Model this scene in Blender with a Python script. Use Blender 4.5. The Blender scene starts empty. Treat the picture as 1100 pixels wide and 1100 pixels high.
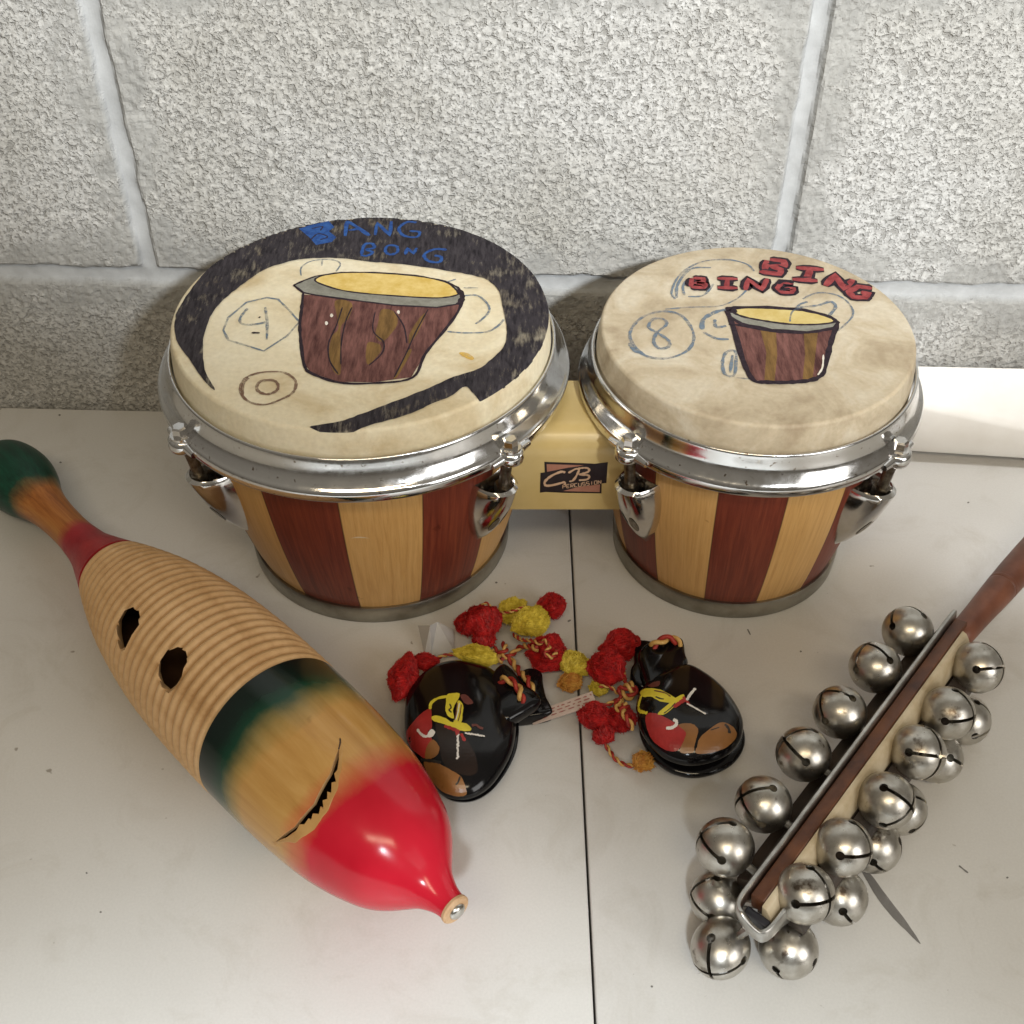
import bpy, bmesh, math, random
import numpy as np
from mathutils import Vector, Matrix, Quaternion, noise
from mathutils.geometry import delaunay_2d_cdt

random.seed(7)
S = bpy.context.scene
COL = S.collection
PI = math.pi

# ------------------------------------------------------------------ camera
F_PX = 1320.0
TH = math.radians(43)
CAM = Vector((0, 0, 0.48))
FW = Vector((0, math.cos(TH), -math.sin(TH)))
UP = Vector((0, math.sin(TH), math.cos(TH)))
RT = Vector((1, 0, 0))
cd = bpy.data.cameras.new('camera')
cd.sensor_width = 36
cd.lens = 36 * F_PX / 1100
cd.clip_start = 0.01
cd.clip_end = 50
cam = bpy.data.objects.new('camera', cd)
COL.objects.link(cam)
cam.location = CAM
cam.rotation_euler = (PI / 2 - TH, 0, 0)
S.camera = cam


def ray(px, py):
    return FW + RT * ((px - 550) / F_PX) - UP * ((py - 550) / F_PX)


def at(px, py, z=0.0):
    d = ray(px, py)
    return CAM + d * ((z - CAM.z) / d.z)


def Z(x0, y0, s):
    return lambda pts: [(x0 + x * s, y0 + y * s) for x, y in pts]


# ------------------------------------------------------------------ materials
class N:
    def __init__(self, name):
        self.m = bpy.data.materials.new(name)
        self.m.use_nodes = True
        self.t = self.m.node_tree
        self.t.nodes.clear()
        self.out = self.t.nodes.new('ShaderNodeOutputMaterial')
        self.p = self.t.nodes.new('ShaderNodeBsdfPrincipled')
        self.l(self.p.outputs[0], self.out.inputs[0])
        self._oc = None

    def l(self, a, b):
        self.t.links.new(a, b)

    def n(self, typ, **kw):
        x = self.t.nodes.new(typ)
        for k, v in kw.items():
            setattr(x, k, v)
        return x

    def coord(self):
        if not self._oc:
            self._oc = self.n('ShaderNodeTexCoord')
        return self._oc.outputs['Object']

    def scaled(self, sx, sy, sz):
        mp = self.n('ShaderNodeMapping')
        mp.inputs['Scale'].default_value = (sx, sy, sz)
        self.l(self.coord(), mp.inputs[0])
        return mp.outputs[0]

    def noise(self, scale, detail=4, rough=.55, vec=None, dist=0):
        x = self.n('ShaderNodeTexNoise')
        x.inputs['Scale'].default_value = scale
        x.inputs['Detail'].default_value = detail
        x.inputs['Roughness'].default_value = rough
        x.inputs['Distortion'].default_value = dist
        self.l(vec or self.coord(), x.inputs['Vector'])
        return x.outputs['Fac']

    def ramp(self, fac, stops, interp='LINEAR'):
        r = self.n('ShaderNodeValToRGB')
        r.color_ramp.interpolation = interp
        e = r.color_ramp.elements
        while len(e) < len(stops):
            e.new(0.5)
        for el, (p, c) in zip(e, stops):
            el.position = p
            el.color = c if len(c) == 4 else (*c, 1)
        self.l(fac, r.inputs[0])
        return r.outputs[0]

    def val(self, fac, a, b, va, vb):
        r = self.n('ShaderNodeMapRange')
        for i, v in enumerate((a, b, va, vb)):
            r.inputs[i + 1].default_value = v
        self.l(fac, r.inputs[0])
        return r.outputs[0]

    def math(self, op, a, b=None):
        x = self.n('ShaderNodeMath', operation=op)
        for i, v in enumerate((a, b)):
            if v is None:
                continue
            if isinstance(v, (int, float)):
                x.inputs[i].default_value = v
            else:
                self.l(v, x.inputs[i])
        return x.outputs[0]

    def mix(self, fac, a, b, blend='MIX'):
        x = self.n('ShaderNodeMix', data_type='RGBA', blend_type=blend)
        for i, v in ((0, fac), (6, a), (7, b)):
            if isinstance(v, (int, float)):
                x.inputs[i].default_value = v
            elif isinstance(v, tuple):
                x.inputs[i].default_value = (*v, 1)
            else:
                self.l(v, x.inputs[i])
        return x.outputs[2]

    def set(self, **kw):
        for k, v in kw.items():
            i = self.p.inputs[k]
            if isinstance(v, tuple):
                i.default_value = (*v, 1) if len(v) == 3 and i.type == 'RGBA' else v
            elif isinstance(v, (int, float)):
                i.default_value = v
            else:
                self.l(v, i)
        return self

    def bump(self, h, strength=.3, dist=.001):
        b = self.n('ShaderNodeBump')
        b.inputs['Strength'].default_value = strength
        b.inputs['Distance'].default_value = dist
        self.l(h, b.inputs['Height'])
        self.l(b.outputs[0], self.p.inputs['Normal'])
        return self


def two_tone(name, c1, c2, scale, rough=.5, metallic=0, bump=0, bdist=.0005, lo=.35, hi=.65, coat=0, vec=None, sheen=0):
    n = N(name)
    f = n.noise(scale, 5, .6, vec=n.scaled(*vec) if vec else None)
    n.set(**{'Base Color': n.ramp(f, [(lo, c1), (hi, c2)]), 'Roughness': rough, 'Metallic': metallic, 'Coat Weight': coat, 'Sheen Weight': sheen})
    if bump:
        n.bump(f, bump, bdist)
    return n.m


def marker(name, c1, c2, scale=260, cover=1.0, vec=(1, 1, 1), rough=.75):
    """felt pen / crayon on the skin: uneven ink, partly letting the skin show"""
    n = N(name)
    f = n.noise(scale, 6, .7, vec=n.scaled(*vec))
    g = n.noise(scale * .22, 3, .6)
    n.set(**{'Base Color': n.ramp(f, [(.35, c1), (.65, c2)]), 'Roughness': rough, 'Specular IOR Level': .2})
    if cover < 1:
        tr = n.n('ShaderNodeBsdfTransparent')
        ms = n.n('ShaderNodeMixShader')
        k = n.math('ADD', n.math('MULTIPLY', f, .5), n.math('MULTIPLY', g, .5))
        fac = n.val(k, .32 + cover * .28 - .09, .32 + cover * .28 + .09, 1, 1 - .75)
        n.l(fac, ms.inputs[0])
        n.l(tr.outputs[0], ms.inputs[1])
        n.l(n.p.outputs[0], ms.inputs[2])
        n.l(ms.outputs[0], n.out.inputs[0])
    return n.m


M = {}


def chrome():
    n = N('chrome')
    f = n.noise(140, 5, .7)
    g = n.noise(18, 3, .5)
    spots = n.ramp(n.noise(420, 3, .6), [(.28, (.22, .16, .11)), (.36, (.74, .74, .74))])
    n.set(**{'Base Color': spots, 'Metallic': 1.0, 'Roughness': n.val(f, .3, .75, .07, .24)})
    n.bump(g, .06, .002)
    return n.m


M['chrome'] = chrome()
M['chrome_lug'] = two_tone('chrome_lug', (.62, .60, .57), (.74, .73, .72), 60, .14, 1, .08, .002)
M['band'] = two_tone('dull_band_metal', (.24, .225, .19), (.40, .385, .34), 45, .38, 1, .1)
M['bolt_dark'] = two_tone('dark_bolt', (.10, .08, .06), (.3, .27, .22), 200, .35, 1)


def skin(name, a, b, c, scale):
    n = N(name)
    f = n.noise(scale, 6, .62, dist=.6)
    g = n.noise(420, 4, .6)
    col = n.ramp(f, [(.3, a), (.5, b), (.7, c)])
    col = n.mix(.25, col, n.ramp(g, [(.3, (.5, .47, .4)), (.7, (1, 1, 1))]), 'MULTIPLY')
    n.set(**{'Base Color': col, 'Roughness': .62, 'Subsurface Weight': .08, 'Subsurface Radius': (.01, .006, .003), 'Subsurface Scale': .3})
    n.bump(n.math('ADD', n.math('MULTIPLY', g, .4), f), .22, .0007)
    return n.m


M['skin_pale'] = skin('pale_drum_skin', (.55, .44, .26), (.72, .64, .46), (.76, .70, .54), 26)
M['skin_tan'] = skin('mottled_tan_drum_skin', (.35, .275, .18), (.51, .43, .305), (.63, .57, .455), 38)


def staves(name, phase_deg, count, first_dark):
    """alternating maple and mahogany staves round the shell"""
    n = N(name)
    sp = n.n('ShaderNodeSeparateXYZ')
    n.l(n.coord(), sp.inputs[0])
    a = n.math('ARCTAN2', sp.outputs[1], sp.outputs[0])
    k = n.math('MULTIPLY', n.math('SUBTRACT', a, math.radians(phase_deg)), count / (2 * PI))
    w = n.math('FLOORED_MODULO', n.math('ADD', k, .5 + 2 * count), 2.0)
    idx = n.math('FLOOR', n.math('ADD', k, .5))
    dark = n.math('LESS_THAN', w, 1.0) if first_dark else n.math('GREATER_THAN', w, 1.0)
    cmb = n.n('ShaderNodeCombineXYZ')
    n.l(n.math('MULTIPLY', a, 3.2), cmb.inputs[0])
    n.l(n.math('MULTIPLY', sp.outputs[2], 1.6), cmb.inputs[1])
    n.l(idx, cmb.inputs[2])
    g = n.noise(14, 7, .68, vec=cmb.outputs[0], dist=.5)
    cm2 = n.n('ShaderNodeCombineXYZ')
    n.l(n.math('MULTIPLY', a, 10), cm2.inputs[0])
    n.l(n.math('MULTIPLY', sp.outputs[2], 4), cm2.inputs[1])
    n.l(idx, cm2.inputs[2])
    fine = n.noise(22, 5, .7, vec=cm2.outputs[0])
    maple = n.ramp(g, [(.25, (.53, .285, .09)), (.5, (.66, .385, .135)), (.75, (.74, .465, .19))])
    mahog = n.ramp(g, [(.25, (.09, .016, .010)), (.5, (.185, .036, .019)), (.75, (.28, .065, .03))])
    c = n.mix(dark, maple, mahog)
    fr = n.math('FRACT', n.math('ADD', k, .5 + 40))
    edge = n.math('MINIMUM', fr, n.math('SUBTRACT', 1.0, fr))
    c = n.mix(n.val(edge, .004, .014, .7, 0), c, (.05, .02, .01))
    c = n.mix(.35, c, n.ramp(fine, [(.3, (.6, .55, .5)), (.7, (1, 1, 1))]), 'MULTIPLY')
    nick = n.ramp(n.noise(75, 3, .5), [(.255, (.5, .4, .32)), (.285, (1, 1, 1))])
    c = n.mix(.8, c, nick, 'MULTIPLY')
    n.set(**{'Base Color': c, 'Roughness': n.val(fine, .3, .7, .38, .5), 'Specular IOR Level': .35})
    n.bump(fine, .08, .0004)
    return n.m


M['staves_big'] = staves('striped_staves_large', -81.5, 14, False)
M['staves_small'] = staves('striped_staves_small', -94.5, 14, True)
M['cream'] = two_tone('cream_plastic', (.50, .37, .145), (.59, .45, .20), 25, .32, 0, .06, .001, coat=.1)

# marker / crayon colours
M['crayon_black'] = marker('black_crayon', (.010, .008, .011), (.055, .048, .055), 170, .95, (3.2, .6, 1))
M['pen_black'] = marker('black_felt_pen', (.012, .008, .012), (.035, .022, .03), 500)
M['pen_blue'] = marker('blue_felt_pen', (.012, .04, .17), (.03, .10, .31), 300)
M['pencil_blue'] = marker('blue_pencil', (.10, .14, .19), (.2, .25, .30), 600, .62)
M['pencil_brown'] = marker('brown_pencil', (.14, .08, .055), (.26, .17, .12), 600, .75)
M['fill_brown'] = marker('brown_felt_pen', (.055, .020, .018), (.19, .085, .072), 150, vec=(2.2, .35, 1))
M['fill_gold'] = marker('gold_felt_pen', (.10, .055, .018), (.21, .12, .04), 150, vec=(2.2, .35, 1))
M['fill_yellow'] = marker('yellow_felt_pen', (.54, .37, .09), (.68, .52, .20), 120)
M['fill_pale'] = marker('pale_yellow_pen', (.48, .36, .12), (.57, .46, .20), 120)
M['fill_grey'] = marker('grey_felt_pen', (.17, .165, .135), (.26, .255, .22), 200)
M['fill_red'] = marker('red_felt_pen', (.17, .024, .028), (.33, .07, .07), 220)
M['dot_white'] = marker('bare_skin_fleck', (.6, .55, .45), (.7, .66, .6), 300)
M['stain_yellow'] = marker('yellow_stain', (.6, .36, .05), (.66, .45, .12), 300, .6)

# ------------------------------------------------------------------ object helpers
ORG = {}


def link(name, me, mats, origin=(0, 0, 0), parent=None, rot=None, sharp=35, flat=False):
    """link a mesh whose vertices are already relative to its origin"""
    o = bpy.data.objects.new(name, me)
    COL.objects.link(o)
    for m in (mats if isinstance(mats, (list, tuple)) else [mats]):
        me.materials.append(m)
    origin = Vector(origin)
    if parent:
        o.parent = parent
        o.location = origin - ORG[parent]
    else:
        o.location = origin
    if rot:
        o.rotation_mode = 'QUATERNION'
        o.rotation_quaternion = rot
    ORG[o] = origin
    if not flat:
        shade(me, sharp)
    return o


def shade(me, ang=35):
    bm = bmesh.new()
    bm.from_mesh(me)
    for f in bm.faces:
        f.smooth = True
    a = math.radians(ang)
    for e in bm.edges:
        if len(e.link_faces) == 2 and e.calc_face_angle(0) > a:
            e.smooth = False
    bm.to_mesh(me)
    bm.free()


class MB:
    def __init__(self):
        self.v, self.f, self.mi = [], [], []

    def add(self, vs, fs, m=0):
        b = len(self.v)
        self.v += [Vector(v) for v in vs]
        for f in fs:
            self.f.append(tuple(i + b for i in f))
            self.mi.append(m)

    def box(self, c, h, m=0, rot=None):
        c = Vector(c)
        vs = []
        for sx in (-1, 1):
            for sy in (-1, 1):
                for sz in (-1, 1):
                    p = Vector((sx * h[0], sy * h[1], sz * h[2]))
                    vs.append(c + (rot @ p if rot else p))
        self.add(vs, [(0, 1, 3, 2), (4, 6, 7, 5), (0, 4, 5, 1), (2, 3, 7, 6), (0, 2, 6, 4), (1, 5, 7, 3)], m)

    def tube(self, pts, rad, seg=8, m=0, cap=True):
        n = len(pts)
        rs = rad if isinstance(rad, (list, tuple)) else [rad] * n
        pts = [Vector(p) for p in pts]
        t0 = (pts[1] - pts[0]).normalized()
        u = t0.orthogonal().normalized()
        vs, fs = [], []
        for i, p in enumerate(pts):
            t = (pts[min(i + 1, n - 1)] - pts[max(i - 1, 0)]).normalized()
            u = (u - t * u.dot(t)).normalized()
            w = t.cross(u)
            for k in range(seg):
                a = 2 * PI * k / seg
                vs.append(p + (u * math.cos(a) + w * math.sin(a)) * rs[i])
        for i in range(n - 1):
            for k in range(seg):
                k2 = (k + 1) % seg
                fs.append((i * seg + k, i * seg + k2, (i + 1) * seg + k2, (i + 1) * seg + k))
        if cap:
            fs.append(tuple(range(seg))[::-1])
            fs.append(tuple((n - 1) * seg + k for k in range(seg)))
        self.add(vs, fs, m)

    def mesh(self, name, origin=(0, 0, 0)):
        me = bpy.data.meshes.new(name)
        o = Vector(origin)
        me.from_pydata([v - o for v in self.v], [], self.f)
        me.polygons.foreach_set('material_index', self.mi)
        me.update()
        return me

    def build(self, name, mats, parent=None, origin=(0, 0, 0), sharp=35, flat=False):
        return link(name, self.mesh(name, origin), mats, origin, parent, None, sharp, flat)


def bevel(me, w, seg=2, ang=30):
    bm = bmesh.new()
    bm.from_mesh(me)
    bmesh.ops.remove_doubles(bm, verts=bm.verts, dist=1e-6)
    es = [e for e in bm.edges if len(e.link_faces) == 2 and e.calc_face_angle(0) > math.radians(ang)]
    bmesh.ops.bevel(bm, geom=es, offset=w, segments=seg, affect='EDGES', profile=.5)
    bmesh.ops.recalc_face_normals(bm, faces=bm.faces)
    bm.to_mesh(me)
    bm.free()
    return me


def lathe(prof, seg=96, axis='Z', closed=False):
    """prof: (r, h) pairs; r=0 ends become poles"""
    vs, fs, rows = [], [], []
    for r, h in prof:
        if r < 1e-7:
            rows.append([len(vs)])
            vs.append(Vector((0, 0, h)))
        else:
            rows.append(list(range(len(vs), len(vs) + seg)))
            for k in range(seg):
                a = 2 * PI * k / seg
                vs.append(Vector((r * math.cos(a), r * math.sin(a), h)))
    pairs = list(zip(rows, rows[1:])) + ([(rows[-1], rows[0])] if closed else [])
    for a, b in pairs:
        for k in range(seg):
            k2 = (k + 1) % seg
            if len(a) == 1 and len(b) == 1:
                continue
            if len(a) == 1:
                fs.append((a[0], b[k2], b[k]))
            elif len(b) == 1:
                fs.append((a[k], a[k2], b[0]))
            else:
                fs.append((a[k], a[k2], b[k2], b[k]))
    if axis == 'X':
        vs = [Vector((v.z, v.x, v.y)) for v in vs]
    return vs, fs


def catmull(pts, sub=6, closed=False):
    pts = [Vector(p) for p in pts]
    n = len(pts)
    out = []
    rng = n if closed else n - 1
    for i in range(rng):
        g = (lambda k: pts[k % n]) if closed else (lambda k: pts[min(max(k, 0), n - 1)])
        p0, p1, p2, p3 = g(i - 1), g(i), g(i + 1), g(i + 2)
        for s in range(sub):
            t = s / sub
            out.append(.5 * ((2 * p1) + (p2 - p0) * t + (2 * p0 - 5 * p1 + 4 * p2 - p3) * t * t + (3 * p1 - p0 - 3 * p2 + p3) * t ** 3))
    if not closed:
        out.append(pts[-1])
    return out


def empty(name, loc, label=None, cat=None, group=None):
    o = bpy.data.objects.new(name, None)
    COL.objects.link(o)
    o.location = loc
    o.empty_display_size = .03
    ORG[o] = Vector(loc)
    tag(o, label, cat, group)
    return o


def tag(o, label=None, cat=None, group=None, kind=None):
    for k, v in (('label', label), ('category', cat), ('group', group), ('kind', kind)):
        if v:
            o[k] = v
    return o


# surface decals: pen and paint lying on a real surface
class Decal:
    def __init__(self, surf):
        self.surf = surf            # px,py -> (point, normal)
        self.mb = MB()
        self.mats = []
        self.layer = 0

    def mi(self, m):
        if m not in self.mats:
            self.mats.append(m)
        return self.mats.index(m)

    def lift(self):
        self.layer += 1
        return .00010 + .000008 * self.layer

    def fill(self, poly, m, smooth=True, step=4.0, jag=0.22):
        h = self.lift()
        if smooth:
            poly = [(p.x, p.y) for p in catmull([(x, y, 0) for x, y in poly], 5, True)]
        if jag:
            poly = [(x + random.uniform(-jag, jag), y + random.uniform(-jag, jag)) for x, y in poly]
        xs = [p[0] for p in poly]
        ys = [p[1] for p in poly]
        pts = [Vector(p) for p in poly]
        x = min(xs) + step / 2
        while x < max(xs):
            y = min(ys) + step / 2
            while y < max(ys):
                pts.append(Vector((x + random.uniform(-.2, .2), y + random.uniform(-.2, .2))))
                y += step
            x += step
        n = len(poly)
        v, e, f, *_ = delaunay_2d_cdt(pts, [(i, (i + 1) % n) for i in range(n)], [list(range(n))], 1, 1e-5)
        vs = []
        for p in v:
            q, nn = self.surf(p.x, p.y)
            vs.append(q + nn * h)
        fs = []
        for t in f:
            a, b, c = vs[t[0]], vs[t[1]], vs[t[2]]
            nn = self.surf(*v[t[0]])[1]
            fs.append(tuple(t) if (b - a).cross(c - a).dot(nn) > 0 else tuple(t)[::-1])
        self.mb.add(vs, fs, self.mi(m))
        return self

    def stroke(self, pts, m, w, smooth=True, closed=False, wob=.26, taper=False, sub=6):
        h = self.lift()
        if smooth:
            q = [(p.x, p.y) for p in catmull([(x, y, 0) for x, y in pts], sub, closed)]
        else:
            q = []
            pp = pts + ([pts[0]] if closed else [])
            for a, b in zip(pp, pp[1:]):
                for s in range(4):
                    q.append((a[0] + (b[0] - a[0]) * s / 4, a[1] + (b[1] - a[1]) * s / 4))
            q.append(pp[-1])
        if smooth and closed:
            q.append(q[0])
        P = [self.surf(*p) for p in q]
        n = len(P)
        vs = []
        for i in range(n):
            p, nn = P[i]
            t = P[min(i + 1, n - 1)][0] - P[max(i - 1, 0)][0]
            if t.length < 1e-9:
                t = Vector((1, 0, 0))
            sd = nn.cross(t).normalized()
            ww = w * .5 * (1 + random.uniform(-wob, wob))
            if taper:
                ww *= max(.15, math.sin(PI * (i + .5) / n)) 
            elif not closed and i in (0, n - 1):
                ww *= .6
            vs += [p + sd * ww + nn * h, p - sd * ww + nn * h]
        self.mb.add(vs, [(2 * i, 2 * i + 1, 2 * i + 3, 2 * i + 2) for i in range(n - 1)], self.mi(m))
        return self

    def build(self, name, parent):
        o = ORG[parent]
        if parent.rotation_mode == 'QUATERNION':
            r = parent.rotation_quaternion.to_matrix().transposed()
            self.mb.v = [o + r @ (v - o) for v in self.mb.v]
        return self.mb.build(name, self.mats, parent, o, flat=True)


def bvh_surf(o):
    from mathutils.bvhtree import BVHTree
    me = o.data
    org = ORG[o]
    rot = o.rotation_quaternion.to_matrix() if o.rotation_mode == 'QUATERNION' else Matrix.Identity(3)
    vs = [org + rot @ v.co for v in me.vertices]
    t = BVHTree.FromPolygons(vs, [tuple(p.vertices) for p in me.polygons])

    def f(px, py):
        d = ray(px, py).normalized()
        hit, nn, *_ = t.ray_cast(CAM, d)
        if hit is None:
            q = CAM + d * ((org - CAM).length)
            hit, nn, *_ = t.find_nearest(q)
        if nn.dot(d) > 0:
            nn = -nn
        return hit, nn
    return f


# ------------------------------------------------------------------ table (setting)
def table_mat():
    n = N('white_laminate')
    f = n.noise(9, 4, .5)
    g = n.noise(900, 3, .6)
    specks = n.ramp(n.noise(150, 2, .4), [(.215, (.4, .36, .31)), (.24, (1, 1, 1))])
    base = n.ramp(f, [(.3, (.60, .59, .565)), (.7, (.66, .652, .63))])
    smear = n.ramp(n.noise(22, 6, .7, dist=1.0), [(.25, (.80, .775, .73)), (.48, (1, 1, 1))])
    c = n.mix(.8, base, specks, 'MULTIPLY')
    c = n.mix(.6, c, smear, 'MULTIPLY')
    c = n.mix(.22, c, n.ramp(g, [(.3, (.7, .7, .7)), (.7, (1, 1, 1))]), 'MULTIPLY')
    n.set(**{'Base Color': c, 'Roughness': n.val(f, .3, .7, .34, .44)})
    n.bump(g, .12, .0003)
    return n.m


M['laminate'] = table_mat()
M['scuff'] = marker('grey_scuff', (.15, .145, .14), (.22, .21, .2), 120, .97)
table = empty('table', (0, .3, 0))
tag(table, 'white laminate table top with a dark joint line down the middle', 'table', kind='structure')
WALL_K, WALL_Y = -0.0365, 0.6027
SEAM = .033


def leaf(x0, x1):
    b = MB()
    y0, y1 = -.25, .588
    vs = []
    for z in (-.022, 0):
        vs += [(x0, y0, z), (x1, y0, z), (x1, WALL_Y + WALL_K * x1 - .003, z), (x0, WALL_Y + WALL_K * x0 - .003, z)]
    b.add(vs, [(0, 3, 2, 1), (4, 5, 6, 7), (0, 1, 5, 4), (1, 2, 6, 5), (2, 3, 7, 6), (3, 0, 4, 7)])
    me = b.mesh('table_leaf', ORG[table])
    bevel(me, .0009, 3)
    return link('table_leaf', me, M['laminate'], ORG[table], table)


leaf(-.95, SEAM - .0005)
leaf_r = leaf(SEAM + .0005, .95)
plane_surf = lambda px, py: (at(px, py, 0), Vector((0, 0, 1)))
d = Decal(plane_surf)
d.fill([(925, 934), (936, 940), (952, 962), (970, 985), (989, 1014), (972, 999), (952, 978), (938, 958)], M['scuff'])
d.stroke([(893, 866), (905, 872), (912, 880)], M['scuff'], .0007)
d.stroke([(1030, 930), (1040, 938)], M['scuff'], .0008)
d.stroke([(610, 668), (613, 666)], M['scuff'], .0012)
d.stroke([(803, 676), (806, 682)], M['scuff'], .0008)
for x, y in ((533, 626), (93, 938), (108, 980), (64, 446), (65, 497), (700, 1060), (1010, 788), (1082, 943), (860, 700), (1040, 540)):
    d.fill([(x - 1.2, y), (x, y - 1), (x + 1.5, y), (x, y + 1)], M['scuff'], step=1.5)
d.build('scuff_mark', leaf_r)

# ------------------------------------------------------------------ block wall
def wall_mat():
    n = N('grey_block')
    at_ = n.n('ShaderNodeAttribute', attribute_name='joint')
    j = at_.outputs['Fac']
    big = n.noise(7, 4, .6)
    grit = n.noise(760, 3, .6)
    lump = n.noise(370, 3, .55, dist=.25)
    holes = n.noise(330, 2, .5, dist=.3)
    pit = n.val(holes, .36, .455, 1, 0)
    pit2 = n.val(n.noise(590, 2, .5), .35, .43, .8, 0)
    pit = n.math('MAXIMUM', pit, pit2)
    h = n.math('SUBTRACT', n.math('ADD', n.math('MULTIPLY', grit, .35), n.math('MULTIPLY', lump, .75)), n.math('MULTIPLY', pit, .55))
    grain = n.ramp(lump, [(.3, (.42, .42, .41)), (.62, (.55, .552, .54))])
    grain = n.mix(.35, grain, n.ramp(grit, [(.35, (.72, .71, .69)), (.6, (1, 1, 1))]), 'MULTIPLY')
    smear = n.ramp(big, [(.33, (.80, .785, .75)), (.6, (1, 1, 1))])
    col = n.mix(1.0, grain, smear, 'MULTIPLY')
    col = n.mix(n.math('MULTIPLY', pit, .50), col, (.19, .185, .17))
    # smooth cement wiped over the block face near the joints
    near = n.n('ShaderNodeAttribute', attribute_name='wipe').outputs['Fac']
    wp = n.math('MULTIPLY', near, n.val(n.noise(38, 5, .65), .34, .52, 0, 1))
    wp = n.val(wp, .15, .6, 0, 1)
    col = n.mix(n.math('MULTIPLY', wp, .8), col, n.ramp(n.noise(80, 5, .6), [(.3, (.25, .25, .24)), (.7, (.36, .36, .345))]))
    patch = n.val(n.noise(15, 4, .6), .60, .70, 0, .75)
    col = n.mix(patch, col, (.40, .395, .375))
    mort = n.ramp(n.noise(60, 5, .6), [(.3, (.34, .35, .355)), (.7, (.45, .463, .47))])
    col = n.mix(j, col, mort)
    n.set(**{'Base Color': col, 'Roughness': .9, 'Specular IOR Level': .2})
    k = n.math('SUBTRACT', 1.0, n.math('MAXIMUM', n.math('MULTIPLY', j, .93), n.math('MULTIPLY', wp, .75)))
    b = n.n('ShaderNodeBump')
    b.inputs['Strength'].default_value = 1.0
    b.inputs['Distance'].default_value = .0011
    n.l(n.math('MULTIPLY', h, k), b.inputs['Height'])
    n.l(b.outputs[0], n.p.inputs['Normal'])
    return n.m


M['wall'] = wall_mat()


def build_wall():
    xs = np.concatenate([np.arange(-1.0, -.42, .012), np.arange(-.42, .42, .0014), np.arange(.42, 1.0, .012)])
    zs = np.concatenate([np.arange(-.25, -.02, .02), np.arange(-.02, .30, .0014), np.arange(.30, .75, .012)])
    X, ZZ = np.meshgrid(xs, zs)
    rng = np.random.default_rng(3)

    def vn(x, z, sc, seed):
        a = np.sin(x * sc * 1.7 + seed) * np.cos(z * sc * 2.3 + seed * 1.7)
        b = np.sin(x * sc * 4.1 + z * sc * 3.3 + seed * 2.1)
        c = np.cos(x * sc * 9.7 - z * sc * 8.1 + seed)
        return (a + b * .5 + c * .25) / 1.75

    course = .178
    zj0 = .0965
    row = np.floor((ZZ - zj0) / course)
    zr = ZZ - zj0 - row * course
    dz = np.minimum(zr, course - zr)
    off = np.where(row % 2 == 0, -.208, -.208 + .179)
    xr = np.mod(X - off, .3575)
    dx = np.minimum(xr, .3575 - xr)
    wz = .0053 + .0012 * vn(X, ZZ, 60, 1.0)
    wx = .0050 + .0010 * vn(X, ZZ, 70, 4.0)
    d1 = dz - wz
    d2 = dx - wx
    dm = np.minimum(d1, d2)
    joint = np.clip(.5 - dm / .0024, 0, 1)
    wipe = np.clip(1 - dm / (.030 + .012 * vn(X, ZZ, 25, 2.0)), 0, 1)
    # concave struck joint: depth follows a shallow arc
    t1 = np.clip(dz / np.maximum(wz, 1e-4), 0, 1)
    t2 = np.clip(dx / np.maximum(wx, 1e-4), 0, 1)
    dep = np.maximum(np.where(d1 < .001, .0022 + .0018 * np.sqrt(1 - t1 ** 2), 0), np.where(d2 < .001, .0022 + .0018 * np.sqrt(1 - t2 ** 2), 0))
    Y = dep * np.clip(joint * 1.3, 0, 1)
    rough = rng.normal(0, 1, X.shape)
    rough = (rough + np.roll(rough, 1, 0) + np.roll(rough, 1, 1) + np.roll(rough, (1, 1), (0, 1))) * .25
    Y = Y + (1 - joint) * (rough * .00045 + .0004 * vn(X, ZZ, 35, 6.)) + joint * .0003 * vn(X, ZZ, 120, 3.)
    YW = WALL_Y + WALL_K * X + Y
    nz_, nx_ = X.shape
    V = np.stack([X, YW, ZZ], -1).reshape(-1, 3)
    # back face closes the wall into a solid
    me = bpy.data.meshes.new('block_wall')
    idx = np.arange(nx_ * nz_).reshape(nz_, nx_)
    q = np.stack([idx[:-1, :-1], idx[:-1, 1:], idx[1:, 1:], idx[1:, :-1]], -1).reshape(-1, 4)
    base = len(V)
    corners = [(x, WALL_Y + WALL_K * x + .19, z) for x, z in ((xs[0], zs[0]), (xs[-1], zs[0]), (xs[-1], zs[-1]), (xs[0], zs[-1]))]
    V = np.concatenate([V, np.array(corners)])
    faces = [tuple(r) for r in q.tolist()]
    faces.append((base, base + 3, base + 2, base + 1))
    top = idx[-1].tolist()
    bot = idx[0].tolist()
    lf = idx[:, 0].tolist()
    rt = idx[:, -1].tolist()
    faces.append(tuple(top + [base + 2, base + 3]))
    faces.append(tuple(bot[::-1] + [base, base + 1]))
    faces.append(tuple(lf + [base + 3, base]))
    faces.append(tuple(rt[::-1] + [base + 1, base + 2]))
    me.from_pydata(V.tolist(), [], faces)
    for nm, arr in (('joint', joint), ('wipe', wipe)):
        a = me.attributes.new(nm, 'FLOAT', 'POINT')
        a.data.foreach_set('value', np.concatenate([arr.reshape(-1), np.zeros(4)]).astype(np.float32))
    me.update()
    return link('block_wall', me, M['wall'], flat=True)


wall = build_wall()
tag(wall, 'rough grey concrete block wall with smooth mortar joints behind the table', 'wall')

# ------------------------------------------------------------------ white board at the wall
M['board_white'] = two_tone('white_board', (.74, .72, .68), (.80, .79, .76), 30, .5)
bb = MB()


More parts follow.
